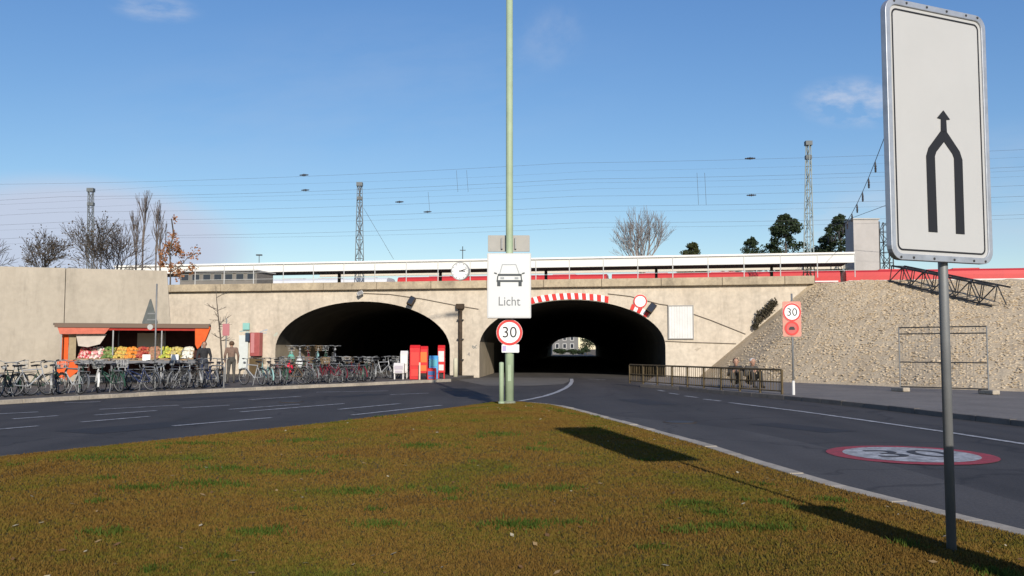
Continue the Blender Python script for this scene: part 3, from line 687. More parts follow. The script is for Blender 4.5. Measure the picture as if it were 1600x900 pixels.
ARM = [(1447, 364), (1447, 247), (1451, 234), (1475.5, 199), (1475.5, 222), (1463, 239), (1460.5, 246), (1461, 364)]
for mir in (0, 1):
    P = band(ARM, mir)
    P = [((min(x, xc - .0005) if not mir else max(x, xc + .0005)), y) for x, y in P]
    MB().prism(P, mc, *mfr, .002, .004).build('lane_band', BLACK, ms)
HEAD = [(1475.5, 173), (1465.5, 186), (1471.5, 187), (1471, 206)]
P = band(HEAD, 0); P2 = band(HEAD, 1)
MB().prism(P + P2[:-1], mc, *mfr, .0045, .0065).build('arrow_head', BLACK, ms)
for sx in (-.42, -.3, -.1, .1, .3, .42):
    for sy in (-.985, .985):
        o_ = mc + dirs * (sx * mw) + Z3 * (sy * mh / 2) + mun * .012
        MB().lathe(o_, [(.009, 0), (.009, .004), (.004, .006)], 8, axis=mun).build('bolt', DARKST, ms)
MB().lathe(ms_base, [(.033, -.1), (.033, ztp - ms_base.z - .05), (.0, ztp - ms_base.z - .04)], 14).build('post', STEEL, ms, smooth=True)
for zz in (zb + .25, zb + .9, zb + 1.5): MB().box((ms_base.x, ms_base.y, zz), (mw * .9, .03, .05), math.atan2(dirs.y, dirs.x)).build('rear_rail', STEEL, ms)
# ---- street cabinet: out of the frame, its shadow lies on the lawn
cb = Vector((3.30, 4.75, 0)); cb.z = mound(cb.x, cb.y) - .02
cab = thing('street_cabinet', cb, 'grey street cabinet standing on the lawn behind the lane merge sign', 'cabinet', rz=0)
MB().box(cb + Vector((0, 0, .66)), (.40, .30, 1.24)).build('body', GREYP, cab, bevel=.01)
MB().box(cb + Vector((0, 0, 1.30)), (.44, .34, .05)).build('lid', GREYP, cab, bevel=.01)
MB().box(cb + Vector((0, 0, .03)), (.42, .32, .12)).build('plinth', KERB, cab)
MB().box(cb + Vector((0, -.154, .68)), (.35, .012, 1.1)).build('door', GREYP, cab, bevel=.004)
MB().box(cb + Vector((.12, -.166, .7)), (.02, .012, .12)).build('handle', DARKST, cab)

# ---- twin sign in front of the rubble slope
tb = G(1240, 617, .12); ts = F / tb.y
tw = thing('sign_post', tb, 'thin grey post with two round red signs before the rubble slope', 'traffic sign')
MB().lathe(tb, [(.03, -.1), (.03, 3.15), (.0, 3.16)], 10).build('post', STEEL, tw, smooth=True)
MB().lathe(tb, [(.045, 0), (.045, .42), (.032, .44)], 10).build('post_sleeve', WHITE2, tw)
MB().prism(rrect(.58, 1.10, .05), (tb.x - .02, tb.y - .045, A(0, 498.5, tb.y).z), *FS, -.008, 0).build('backing_board', mat('board_pink', (.62, .22, .18), .6, col2=(.5, .28, .2), scale=8), tw)
c1 = Vector((tb.x - .02, tb.y - .06, A(0, 488, tb.y).z)); speed_sign(tw, c1, FS, .29)
c2 = Vector((tb.x - .03, tb.y - .06, A(0, 513, tb.y).z))
dd = MB().prism(circ(.225), c2, *FS, -.012, 0).build('sign_disc', mat('faded_red', (.50, .10, .09), .5), tw); dd['label'] = 'small red disc with a dark pictogram'
MB().ringplate(.165, .215, c2, *FS, .0015, .004).build('red_ring', RED, dd)
MB().prism([(-.09, -.05), (.09, -.05), (.09, .0), (.05, .05), (-.05, .05), (-.09, 0)], c2, *FS, .0015, .004).build('car_symbol', BLACK, dd)

# ---- triangular sign seen from behind, by the stall
tp = G(241, 608, .12)
tr = thing('triangular_sign', tp, 'grey back of a triangular sign on a thin pole among the bicycles', 'traffic sign')
MB().lathe(tp, [(.03, -.05), (.03, 3.75), (0, 3.76)], 8).build('post', STEEL, tr, smooth=True)
tcn = A(232.5, 490, tp.y + .03); bk = mat('sign_back_grey', (.10, .11, .105), .5, var=.15, scale=6)
MB().prism([(-.26, -.36), (.26, -.36), (.28, -.32), (.02, .52), (-.02, .52), (-.28, -.32)], tcn + X3 * .05, *FS, -.01, .01).build('plate', bk, tr)
MB().prism(circ(.10, 18), A(232.5, 511, tp.y + .03) + X3 * .05, *FS, -.01, .01).build('disc', GREYP, tr)
MB().box((tcn.x + .1, tp.y + .02, tcn.z), (.26, .02, .04)).build('bracket', STEEL, tr); MB().box((tcn.x + .1, tp.y + .02, tcn.z - .22), (.3, .02, .04)).build('bracket', STEEL, tr)

# ================================================================== ON THE BRIDGE WALL
rzw = math.atan2(WU.y, WU.x); WFR = (WU.copy(), Z3.copy(), WN.copy())
def wpt(px, py, out=0.0):
    u, z = uz(px, py); return wp(u, z, out)
# striped height boards round the crown of the road arch
au0, au1 = ARR[0][0], ARR[-1][0]; ac = (au0 + au1) / 2; aa = (au1 - au0) / 2
zs = ARR[1][1]; bb = max(z for u, z in ARR) - zs
def arch_pt(u, off): 
    th = math.acos(max(-1, min(1, (u - ac) / aa))); n = Vector((math.cos(th) / aa, math.sin(th) / bb)).normalized()
    return (u + n.x * off, zs + bb * math.sin(th) + n.y * off)
sb = thing('height_warning_board', wpt(890, 470), 'curved red and white striped warning board over the crown of the road arch', 'warning board')
u = uz(803, 468)[0]; uend = uz(947, 468)[0]; k = 0
while u < uend:
    e = u + (0.20 if k % 2 else 0.19); p = [arch_pt(u + .006, .03), arch_pt(e - .006, .03), arch_pt(e - .006 - .05, .36), arch_pt(u + .006 - .05, .36)]
    MB().prism(p, ORG, *WFR, .02, .05).build('stripe', RED if k % 2 else WHITE, sb); u = e; k += 1
sb2 = thing('striped_end_board', wpt(995, 486), 'short tilted red and white board low on the road arch beside a round sign', 'warning board')
u = uz(984, 480)[0]
for k in range(5):
    e = u + .17; p = [arch_pt(u + .004, .03), arch_pt(e - .004, .03), arch_pt(e - .004, .34), arch_pt(u + .004, .34)]
    MB().prism(p, ORG, *WFR, .02, .05).build('stripe', RED if k % 2 == 0 else WHITE, sb2); u = e
hsn = thing('height_limit_sign', wpt(1000, 478), 'round white sign with red rim fixed above the edge of the road arch', 'traffic sign')
hp = wpt(1000.5, 471, .08); speed_sign(hsn, hp, WFR, .36, '')
# floodlights
def flood(px, py, label, col, sz, tilt):
    p = wpt(px, py, .35); r = thing('floodlight', p - Z3 * sz * .5, label, 'floodlight')
    M = Matrix.Rotation(rzw, 3, 'Z') @ Matrix.Rotation(tilt, 3, 'Y') @ Matrix.Rotation(R(-25), 3, 'X')
    MB().box(p, (sz * .62, .22, sz), M=M).build('housing', col, r, bevel=.03)
    MB().tube(p, wpt(px, py, 0.0) + Z3 * .1, .025).build('bracket', DARKST, r)
    q = p - M @ Vector((0, .115, 0)); MB().box(q, (sz * .5, .015, sz * .82), M=M).build('glass', GLASSD, r)
flood(645.5, 471, 'dark floodlight on the wall above the pedestrian arch', RUST, .52, R(25))
flood(1018, 482, 'dark brown floodlight on the wall beside the round sign', RUST, .56, R(35))
flood(566, 459, 'small white lamp on the wall over the crown of the pedestrian arch', WHITE2, .34, R(60))
# white ribbed panel
wc = wpt(1064, 503.5, .06); ww_ = uz(1084, 500)[0] - uz(1044, 500)[0]; wh_ = uz(1064, 477)[1] - uz(1064, 530)[1]
rp = thing('wall_shutter', wpt(1064, 530), 'white ribbed sheet panel in a grey frame on the bridge wall', 'panel')
MB().prism(rrect(ww_, wh_, .02), wc, *WFR, -.06, .0).build('backing', GREYP, rp)
for k in range(9): MB().prism([(-ww_ * .46 + ww_ * .92 * k / 9 + .004, -wh_ * .47), (-ww_ * .46 + ww_ * .92 * (k + 1) / 9 - .004, -wh_ * .47), (-ww_ * .46 + ww_ * .92 * (k + 1) / 9 - .004, wh_ * .47), (-ww_ * .46 + ww_ * .92 * k / 9 + .004, wh_ * .47)], wc, *WFR, .001, .02 + .012 * (k % 2)).build('rib', WHITE2, rp)
for (x0, y0, x1, y1) in ((-.5, .5, .5, .47), (-.5, -.5, .5, -.47), (-.5, -.47, -.46, .47), (.46, -.47, .5, .47)):
    MB().prism([(x0 * ww_, y0 * wh_), (x1 * ww_, y0 * wh_), (x1 * ww_, y1 * wh_), (x0 * ww_, y1 * wh_)], wc, *WFR, .002, .05).build('frame_strip', mat('frame_grey', (.30, .29, .27), .6), rp)
# drain pipe on the pier
dp = thing('drain_pipe', wpt(720, 590), 'dark rusty drain pipe down the pier between the arches', 'pipe')
MB().tube(wpt(720, 589, .12), wpt(720, 482, .12), .11, n=12).build('pipe', RUST, dp, smooth=True)
MB().box(wpt(720, 479, .16), (.42, .32, .28), rzw).build('hopper', RUST, dp, bevel=.02)
for y in (500, 530, 562): MB().box(wpt(720, y, .1), (.34, .22, .06), rzw).build('clamp', DARKST, dp)
# cables
WCAB = mat('cable_grey', (.17, .14, .11), .8)
for lab, pts in (('thin cable slung across the wall from the pedestrian arch to the pier', ((560, 458), (610, 460), (660, 467), (712, 477), (748, 483))),
                 ('thin cable running along the wall from the road arch past the white panel', ((950, 459), (985, 463), (1030, 475), (1044, 477))),
                 ('thin cable falling across the wall from the white panel to the slope', ((1084, 491), (1110, 500), (1140, 512), (1165, 522))),
                 ('level conduit along the wall below the white panel', ((1040, 533), (1084, 535), (1120, 536), (1150, 537)))):
    q = [wpt(x, y, .04) for x, y in pts]; cbl = tag(MB().path([p - q[0] for p in q], .022, 5).build('wall_cable', WCAB), lab, 'cable'); cbl.location = q[0]
# faint spray paint on the render by the machines and on the pier
gr = random.Random(17)
for px, py, w_, h_2, n_, col_ in ((382, 519, 16, 9, 7, (.34, .44, .42)), (412, 517, 14, 7, 6, (.36, .40, .44)), (432, 521, 10, 8, 5, (.42, .46, .38)), (742, 541, 8, 8, 6, (.22, .22, .20)), (733, 552, 6, 9, 4, (.26, .24, .22)), (1090, 545, 12, 8, 5, (.42, .36, .28)), (330, 505, 8, 10, 6, (.40, .34, .27))):
    pts = [wpt(px + w_ * gr.uniform(-.5, .5), py + h_2 * gr.uniform(-.5, .5), .006) for k in range(n_)]; m = MB(); dd_ = 0
    for a, b in zip(pts[:-1], pts[1:]):
        t = (b - a).normalized(); nn_ = t.cross(WN) * .025; dd_ += .0005; m.add([a - nn_ + WN * dd_, b - nn_ + WN * dd_, b + nn_ + WN * dd_, a + nn_ + WN * dd_], [(0, 1, 2, 3)])
    m.build('spray_paint', mat('spray_%d' % px, col_, .8), bridge)
# clock on the parapet
cp = wpt(720, 424, .1); ck = thing('station_clock', wpt(720, 438, .1), 'round white station clock on the bridge parapet', 'clock')
MB().tube(wpt(720, 441, .1), cp - Z3 * .45, .05).build('stem', mat('clock_green', (.18, .26, .2), .6), ck)
MB().prism(circ(.50), cp, *WFR, -.11, .10).build('case', mat('clock_case', (.33, .34, .33), .5), ck)
MB().prism(circ(.44), cp, *WFR, .101, .104).build('dial', WHITE, ck)
for k in range(12):
    a = 2 * math.pi * k / 12; d = Vector((math.sin(a), math.cos(a))); n2 = Vector((d.y, -d.x)) * .018
    MB().prism([tuple(d * .36 - n2), tuple(d * .42 - n2), tuple(d * .42 + n2), tuple(d * .36 + n2)], cp, *WFR, .105, .107).build('hour_mark', BLACK, ck)
for ang, L, wd in ((92, .30, .03), (72, .40, .02)):
    d = Vector((math.sin(R(ang)), math.cos(R(ang)))); n2 = Vector((d.y, -d.x)) * wd
    MB().prism([tuple(-d * .06 - n2), tuple(d * L - n2), tuple(d * L + n2), tuple(-d * .06 + n2)], cp, *WFR, .108 + .002 * (ang < 80), .1095 + .002 * (ang < 80)).build('hand', BLACK, ck)
# parapet fence
fe = thing('parapet_fence', wpt(800, 438), 'light steel fence of thin posts and wires along the bridge parapet', 'fence')
us = uz(300, 430)[0]; ue = uz(1338, 430)[0]; n = int(round((ue - us) / 1.82)); FST = mat('fence_steel', (.5, .5, .48), .5, var=.1, scale=4)
ft = ZC1 + 1.12
for k in range(n + 1):
    q = wp(us + (ue - us) * k / n, ZC1 - .05, -.35); MB().tube(q, Vector((q.x, q.y, ft)), .026, n=5).build('fence_post', FST, fe)
for z in (ft - .02, ft - .42, ft - .82): MB().tube(wp(us, z, -.35), wp(ue, z, -.35), .012, n=4).build('wire', FST, fe)

# dry ivy out of the wall
def leaf_cloud(m, cs, n, size, rng, flat=1.0):
    for i in range(n):
        c, r = rng.choice(cs); v = Vector((rng.gauss(0, 1), rng.gauss(0, 1), rng.gauss(0, 1))); v = v.normalized() * (rng.random() ** .5)
        p = Vector(c) + Vector((v.x * r[0], v.y * r[1], v.z * r[2])); s = size * rng.uniform(.6, 1.4)
        a = Vector((rng.gauss(0, 1), rng.gauss(0, 1), rng.gauss(0, flat))).normalized(); b = a.orthogonal().normalized(); b = Matrix.Rotation(rng.uniform(0, 6.3), 3, a) @ b
        m.add([p - b * s * .5, p + a.cross(b) * s * .4, p + b * s * .5, p - a.cross(b) * s * .4], [(0, 1, 2, 3)])
    return m
rng = random.Random(11)
iv = thing('wall_shrub', wpt(1180, 516), 'dark withered shrub growing out of the wall above the slope', 'shrub')
cs = [(wpt(x, y, .22), (r, .2, r)) for x, y, r in ((1208, 474, .28), (1202, 482, .3), (1196, 488, .28), (1189, 493, .33), (1184, 501, .25), (1180, 510, .16))]
leaf_cloud(MB(), cs, 1100, .09, rng).build('foliage', mat('withered_leaf', (.05, .042, .025), .9, var=.5, scale=5), iv)
m = MB()
for a, b in zip(cs[:-1], cs[1:]): m.tube(a[0], b[0], .03, .035, 5)
m.build('stems', BARK, iv)

# ================================================================== RAILING AND PEOPLE BY THE SLOPE
RA = [G(x, y, .12) for x, y in ((984, 598.5), (1040, 602.5), (1100, 607), (1160, 611.5), (1222, 616))]
RA = [Vector((p.x, p.y, .116)) for p in RA]
rl = thing('railing', RA[2], 'brown steel railing of posts and rails between the road and the slope', 'railing')
RB = mat('railing_brown', (.10, .072, .035), .7, var=.25, scale=5)
LR = [RA[0]]; 
def along(pts, t):
    L = [0]
    for a, b in zip(pts[:-1], pts[1:]): L.append(L[-1] + (b - a).length)
    t *= L[-1]
    for i in range(len(pts) - 1):
        if t <= L[i + 1] + 1e-9: return pts[i].lerp(pts[i + 1], (t - L[i]) / (L[i + 1] - L[i]))
    return pts[-1]
NP = 9; RH = .77
for k in range(NP + 1): p = along(RA, k / NP); MB().box(p + Z3 * RH / 2, (.06, .06, RH), .3).build('railing_post', RB, rl)
for k in range(NP):
    p, q = along(RA, k / NP), along(RA, (k + 1) / NP)
    for z, r in ((RH, .032), (RH * .5, .022), (.10, .022)): MB().tube(p + Z3 * z, q + Z3 * z, r, n=6).build('rail', RB, rl)
    for j in range(1, 8):
        if j == 4: MB().tube(p.lerp(q, j / 8) + Z3 * .1, p.lerp(q, j / 8) + Z3 * RH, .016, n=4).build('bar', RB, rl)
        else: MB().tube(p.lerp(q, j / 8) + Z3 * .1, p.lerp(q, j / 8) + Z3 * RH, .010, n=4).build('bar', RB, rl)

def ellip(m, c, r, n=12):
    c = Vector(c); bmx = bmesh.new(); bmesh.ops.create_uvsphere(bmx, u_segments=n, v_segments=n - 2, radius=1)
    m.add([c + Vector((v.co.x * r[0], v.co.y * r[1], v.co.z * r[2])) for v in bmx.verts], [tuple(v.index for v in f.verts) for f in bmx.faces]); bmx.free()
def capsule(m, a, b, r0, r1):
    a = Vector(a); b = Vector(b); m.tube(a, b, r0, r1, 12); ellip(m, a, (r0,) * 3, 10); ellip(m, b, (r1,) * 3, 10)
def person(label, loc, rz, pose, top, legs, hair, shoe, group=None, cap=None, scale=1.0):
    """faces local -Y; J holds the joints; one remeshed skin, cloth by nearest limb"""
    r = proto('person', label, 'person', group)
    if pose == 'stand':
        J = dict(pel=(0, 0, .95), che=(0, -.01, 1.28), nec=(0, 0, 1.46), hd=(0, -.03, 1.60), sh=.185, shz=1.40,
                 hipz=.92, kn=((-.10, -.03, .50), (.11, -.01, .50)), an=((-.11, .04, .09), (.14, -.02, .09)),
                 el=((-.27, .03, 1.12), (.27, .02, 1.12)), wr=((-.27, -.12, .90), (.25, -.14, .92)), hy=0)
    else:
        J = dict(pel=(0, .05, .24), che=(0, -.04, .56), nec=(0, -.09, .72), hd=(0, -.14, .86), sh=.18, shz=.66,
                 hipz=.22, kn=((-.15, -.40, .52), (.16, -.38, .50)), an=((-.13, -.50, .09), (.15, -.52, .09)),
                 el=((-.26, -.18, .42), (.27, -.18, .42)), wr=((-.14, -.38, .53), (.12, -.38, .52)), hy=0)
    P = Vector
    segs = []                                                      # (a, b, r0, r1, material)
    pel, che, nec, hd = map(P, (J['pel'], J['che'], J['nec'], J['hd']))
    segs += [(pel, pel.lerp(che, .5), .155, .145, 1), (pel.lerp(che, .45), che, .15, .165, 0), (che, nec - P((0, 0, .04)), .15, .085, 0), (nec - P((0, 0, .03)), hd - P((0, 0, .08)), .055, .055, 2)]
    segs += [(hd, hd + P((0, 0, .03)), .093, .097, 2), (hd + P((0, -.03, -.07)), hd + P((0, -.02, -.02)), .058, .07, 2), (hd + P((0, -.09, -.005)), hd + P((0, -.108, -.03)), .012, .017, 2)]
    for s in (-1, 1):
        i = 0 if s < 0 else 1
        sh = P((s * J['sh'], che.y + .01, J['shz'])); el = P(J['el'][i]); wr = P(J['wr'][i]); hip = P((s * .09, pel.y, J['hipz'])); kn = P(J['kn'][i]); an = P(J['an'][i])
        segs += [(nec - P((0, 0, .07)), sh, .07, .07, 0), (sh, el, .068, .052, 0), (el, wr, .05, .038, 0)]
        segs += [(hip, kn, .095, .066, 1), (kn, an, .064, .046, 1), (an + P((0, .03, -.04)), an + P((0, -.16, -.055)), .045, .036, 3)]
        d = (wr - el).normalized(); side = P((-s * 1.0, -.3, 0)).normalized(); fw = d
        palm = wr + d * .07; segs.append((wr + d * .015, palm, .032, .036, 2))
        cr = d.cross(side).normalized()
        for q in range(4):
            b0 = palm + cr * (.016 * (q - 1.5) * 1.5); L = (.062, .075, .07, .055)[q]
            b1 = b0 + d * L * .55 + side * .008; segs += [(b0, b1, .0115, .0105, 2), (b1, b1 + d * L * .3 + side * .022, .0105, .009, 2)]
        t0 = wr + d * .025 + cr * (-.03); segs += [(t0, t0 + d * .035 - cr * .025 + side * .015, .013, .0115, 2), (t0 + d * .035 - cr * .025 + side * .015, t0 + d * .065 - cr * .028 + side * .03, .0115, .010, 2)]
        segs.append((hd + P((s * .095, .01, -.02)), hd + P((s * .098, .012, .02)), .014, .018, 2))
    m = MB()
    for a, b, r0, r1, mi in segs: capsule(m, a, b, r0, r1)
    o = m.build('tmp', WHITE); rm = o.modifiers.new('r', 'REMESH'); rm.mode = 'VOXEL'; rm.voxel_size = .014
    sm_ = o.modifiers.new('s', 'SMOOTH'); sm_.iterations = 3; sm_.factor = .5
    dm = o.modifiers.new('d', 'DECIMATE'); dm.ratio = .3
    dg = bpy.context.evaluated_depsgraph_get(); me = bpy.data.meshes.new_from_object(o.evaluated_get(dg)); bpy.data.objects.remove(o)
    me.materials.clear()
    for mm in (top, legs, SKIN, shoe): me.materials.append(mm)
    As = np.array([tuple(s[0]) for s in segs]); Bs = np.array([tuple(s[1]) for s in segs]); r0 = np.array([s[2] for s in segs]); r1 = np.array([s[3] for s in segs]); mi = np.array([s[4] for s in segs])
    D = Bs - As; LL = (D ** 2).sum(1) + 1e-9
    cen = np.empty(len(me.polygons) * 3); me.polygons.foreach_get('center', cen); cen = cen.reshape(-1, 3)
    t = np.clip(((cen[:, None, :] - As[None]) * D[None]).sum(2) / LL[None], 0, 1); q = As[None] + D[None] * t[..., None]
    dist = np.linalg.norm(cen[:, None, :] - q, axis=2) - (r0 + (r1 - r0) * t)
    me.polygons.foreach_set('material_index', mi[dist.argmin(1)].astype(np.int32)); me.polygons.foreach_set('use_smooth', [True] * len(me.polygons)); me.update()
    b = bpy.data.objects.new('body', me); COL.objects.link(b); b.parent = r
    m = MB(); ellip(m, hd + P((0, .022, .035)), (.103, .108, .098), 14)
    hv = m.build('hair', hair, r, smooth=True)
    for s in (-1, 1):
        m = MB(); ellip(m, hd + P((s * .035, -.088, .01)), (.013, .008, .009), 8); m.build('eye', BLACK, r)
    m = MB(); m.box(hd + P((0, -.088, -.062)), (.045, .01, .008)); m.build('mouth', mat('lip', (.35, .12, .1), .6), r)
    r.location = loc; r.rotation_euler = (0, 0, rz); r.scale = (scale,) * 3
    return r
SKIN = mat('skin', (.36, .21, .145), .6)
CLD = mat('cloth_dark', (.03, .03, .032), .9, var=.3, scale=9); CLG = mat('cloth_grey', (.075, .07, .062), .9, var=.25, scale=9)
CLB = mat('cloth_brown', (.19, .125, .095), .9, var=.2, scale=9); CLJ = mat('denim', (.05, .055, .07), .9, var=.2, scale=9)
HAD = mat('hair_dark', (.02, .016, .012), .8); HAB = mat('hair_brown', (.10, .06, .035), .8); HAW = mat('cap_white', (.62, .60, .56), .8)
SHO = mat('shoe', (.03, .028, .026), .7)
person('person with dark hair sitting in dark clothes behind the railing', A(1149, 609, 34.6) * 0 + Vector((A(1149, 560, 34.6).x, 34.6, .12)), R(-8), 'sit', CLD, CLG, HAD, SHO, scale=1.10)
person('person in a white cap and grey clothes sitting behind the railing', Vector((A(1173, 560, 34.3).x, 34.3, .12)), R(12), 'sit', CLG, CLD, HAW, SHO, scale=1.10)

# ---- mobile site fence at the foot of the slope
mf = thing('site_fence', G(1408, 612, .12), 'grey mesh site fence panel standing at the foot of the rubble slope', 'fence')
f0 = G(1407, 611.5, .12); f1 = G(1545, 616, .12); HF = A(1407, 512, f0.y).z - .12
for p in (f0, f1, ): MB().tube(Vector((p.x, p.y, .12)), Vector((p.x, p.y, .12 + HF)), .022, n=8).build('upright', STEEL, mf)
for z in (.16, HF * .46, HF * .9, HF): MB().tube(Vector((f0.x, f0.y, .12 + z)), Vector((f1.x, f1.y, .12 + z)), .02, n=6).build('cross_rail', DARKST if 1 else STEEL, mf)
for k in range(1, 26):
    p = f0.lerp(f1, k / 26); MB().tube(Vector((p.x, p.y, .28)), Vector((p.x, p.y, .12 + HF)), .004, n=3).build('mesh_wire', STEEL, mf)
for p in (f0, f1): MB().box((p.x, p.y, .19), (.26, .7, .14), .2).build('concrete_foot', KERB, mf, bevel=.03)

# ---- steel lattice on the slope, lattice mast and concrete tower at its top
def lattice(m, a, b, wa_, wb_, n, r, up=None, zig=True):
    a = Vector(a); b = Vector(b); d = (b - a).normalized(); s1 = (up or d.orthogonal()); s1 = (s1 - d * s1.dot(d)).normalized(); s2 = d.cross(s1)
    C = []
    for i in range(n + 1):
        t = i / n; c = a.lerp(b, t); w = (wa_ + (wb_ - wa_) * t) / 2
        C.append([c + s1 * w + s2 * w, c + s1 * w - s2 * w, c - s1 * w - s2 * w, c - s1 * w + s2 * w])
    for q in range(4): m.tube(C[0][q], C[-1][q], r, r * .8, 4)
    for i in range(n):
        for q in range(4):
            p = (q + 1) % 4
            if (i + q) % 2: m.tube(C[i][q], C[i + 1][p], r * .55, n=3)
            else: m.tube(C[i][p], C[i + 1][q], r * .55, n=3)
            m.tube(C[i][q], C[i][p], r * .5, n=3)
    return m
la, lb = slope_pt(interp([(1302, .8), (1345, 1.7), (1410, 3.4), (1475, 5.2)], 1403), .985), slope_pt(6.6, .62)
lg = thing('steel_lattice', la, 'dark steel lattice girder lying down the top of the rubble slope', 'girder')
lattice(MB(), la + Z3 * .35, lb + Z3 * .45, .75, .85, 9, .055, up=Z3).build('girder', DARKST, lg)
tz0 = ZC0
tw0 = A(1355, 425, 97.0); tow = thing('concrete_tower', Vector((tw0.x, 97, tz0)), 'plain grey concrete shaft rising behind the tracks', 'tower')
wt = 40 / F * 97; ht = A(1355, 343, 97).z
MB().box((tw0.x, 98.2, (tz0 + ht) / 2), (wt, 2.4, ht - tz0)).build('shaft', mat('tower_concrete', (.40, .38, .36), .9, var=.1, scale=.5), tow, bevel=.03)
MB().box((tw0.x, 98.2, ht + .06), (wt + .2, 2.6, .14)).build('cap', GREYP, tow)
lm0 = A(1386, 430, 90); lm = thing('lattice_column', Vector((lm0.x, 90, tz0)), 'short dark lattice column beside the grey concrete shaft', 'mast')
lattice(MB(), (lm0.x, 90, tz0), (lm0.x, 90, A(1386, 346, 90).z), .95, .9, 9, .07).build('lattice', DARKST, lm)

# ================================================================== STATION ON THE DECK
def lineZ(px, off): return onplane(px, 545, off)
def deck_box(m, px0, px1, off, y0, y1, depth, at=800):
    """box parallel to the wall: between two pixels along it and two rows (read at pixel `at`), off metres behind the wall"""
    u0, u1 = uz(px0, 400, off)[0], uz(px1, 400, off)[0]; z1, z0 = uz(at, y0, off)[1], uz(at, y1, off)[1]
    c = wp((u0 + u1) / 2, (z0 + z1) / 2, -off - depth / 2); m.box(c, (u1 - u0, depth, z1 - z0), rzw); return u0, u1, z0, z1
cn = thing('platform_canopy', wp(0, ZC0, -26), 'long white platform canopy running above the bridge', 'canopy')
FAS = mat('canopy_white', (.74, .73, .68), .6, var=.05, scale=1.5)
m = MB(); u0, u1, z0, z1 = deck_box(m, 180, 1335, 25, 407, 419, .25); m.build('fascia', FAS, cn)
MB().box(wp((u0 + u1) / 2, z1 + .10, -25 - 3), (u1 - u0, 6.4, .14), rzw).build('roof', FAS, cn)
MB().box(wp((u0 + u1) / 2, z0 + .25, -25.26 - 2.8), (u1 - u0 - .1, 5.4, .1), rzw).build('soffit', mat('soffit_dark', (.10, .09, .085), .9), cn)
k = 0; u = u0 + 1.5
while u < u1:
    MB().box(wp(u, (ZC0 + z0) / 2 + .1, -28), (.22, .22, z0 - ZC0), rzw).build('column', DARKST, cn); u += 9.2
cn2 = thing('rear_canopy', wp(0, ZC0, -56), 'cream platform roof behind the red train', 'canopy')
m = MB(); a0, a1, b0, b1 = deck_box(m, 500, 1340, 55, 418.5, 428, .3); m.build('fascia', mat('cream_paint', (.62, .56, .45), .7), cn2)
MB().box(wp((a0 + a1) / 2, b1 - .12, -55.3 - 2.5), (a1 - a0 - .1, 5, .12), rzw).build('roof', GREYP, cn2)
u = a0 + 2
while u < a1: MB().box(wp(u, (ZC0 + b0) / 2, -57), (.25, .25, b0 - ZC0), rzw).build('column', DARKST, cn2); u += 8
# red train
def train(name, label, off, px0, px1, nco, cols, ytop):
    t = thing(name, wp(0, ZC0 + .12, -off), label, 'train')
    u0, u1 = uz(px0, 430, off)[0], uz(px1, 430, off)[0]; zt = uz(800, ytop, off)[1]; zb = ZC0 + .9; L = (u1 - u0) / nco
    prof = [(1.40, zb), (1.42, zb + 1.0), (1.42, zt - .55), (1.32, zt - .22), (1.0, zt - .04), (0, zt)]
    full = [(-a, z) for a, z in prof] + [(a, z) for a, z in prof[-2::-1]]
    wm = None
    for c in range(nco):
        ua, ub = u0 + c * L + .25, u0 + (c + 1) * L - .25
        m = MB(); n = len(full); vs = [wp(ua, z, -off - 1.4 - y) for y, z in full] + [wp(ub, z, -off - 1.4 - y) for y, z in full]
        m.add(vs, [(k, k + 1, n + k + 1, n + k) for k in range(n - 1)] + [tuple(range(n)), tuple(range(2 * n - 1, n - 1, -1))])
        co = m.build('coach', cols[0], t)
        MB().box(wp((ua + ub) / 2, zt - 1.02, -off + .03), (ub - ua - .4, .04, .12), rzw).build('stripe', cols[1], co)
        for zc, nn in ((zt - 1.5, 12), (zb + .9, 12)):
            for q in range(nn):
                uu = ua + (ub - ua) * (q + .5) / nn; MB().box(wp(uu, zc, -off + .025), ((ub - ua) / nn * .72, .05, .72), rzw).build('window', GLASSD, co)
        for q in (.2, .5, .8): MB().box(wp(ua + (ub - ua) * q, zt + .02, -off - 1.4), (2.2, 1.3, .1), rzw).build('roof_unit', cols[2], co)
        for q in (.12, .88):
            for s in (-.9, .9):
                for yy in (-.4, -2.4):
                    m = MB(); m.lathe(wp(ua + (ub - ua) * q + s, zb - .4, -off + yy), [(.42, -.06), (.42, .06)], 14, axis=WN); m.build('wheel', DARKST, co)
    return t
TRED = mat('train_red', (.50, .035, .035), .4, var=.08, scale=.8); TWH = mat('train_white', (.62, .63, .64), .45, var=.06, scale=.8)
train('red_train', 'long red passenger train standing behind the white canopy', 38, 617, 1720, 3, (TRED, WHITE2, TRED), 429.5)
train('white_train', 'pale grey train coach standing at the left of the red train', 37, 412, 608, 1, (TWH, mat('train_blue', (.30, .40, .55), .5), GREYP), 430)
# low building on the platform
kb = thing('platform_building', wp(uz(350, 430, 22)[0], ZC0, -22), 'low grey platform building with dark windows behind the oak', 'building')
m = MB(); u0, u1, z0, z1 = deck_box(m, 282, 402, 21, 425, 446, 3.0, at=340); m.build('wall', mat('kiosk_grey', (.19, .175, .155), .8, var=.1, scale=1), kb)
MB().box(wp((u0 + u1) / 2, z1 + .06, -22.4), (u1 - u0 + .3, 3.6, .1), rzw).build('roof', GREYP, kb)
for q in range(7):
    uu = u0 + (u1 - u0) * (q + .5) / 7; w = MB().box(wp(uu, z1 - .42, -20.98), ((u1 - u0) / 7 * .74, .06, .55), rzw).build('window', mat('window_frame', (.22, .22, .2), .6), kb)
    MB().box(wp(uu, z1 - .42, -20.94), ((u1 - u0) / 7 * .62, .04, .44), rzw).build('pane', GLASSD, w)

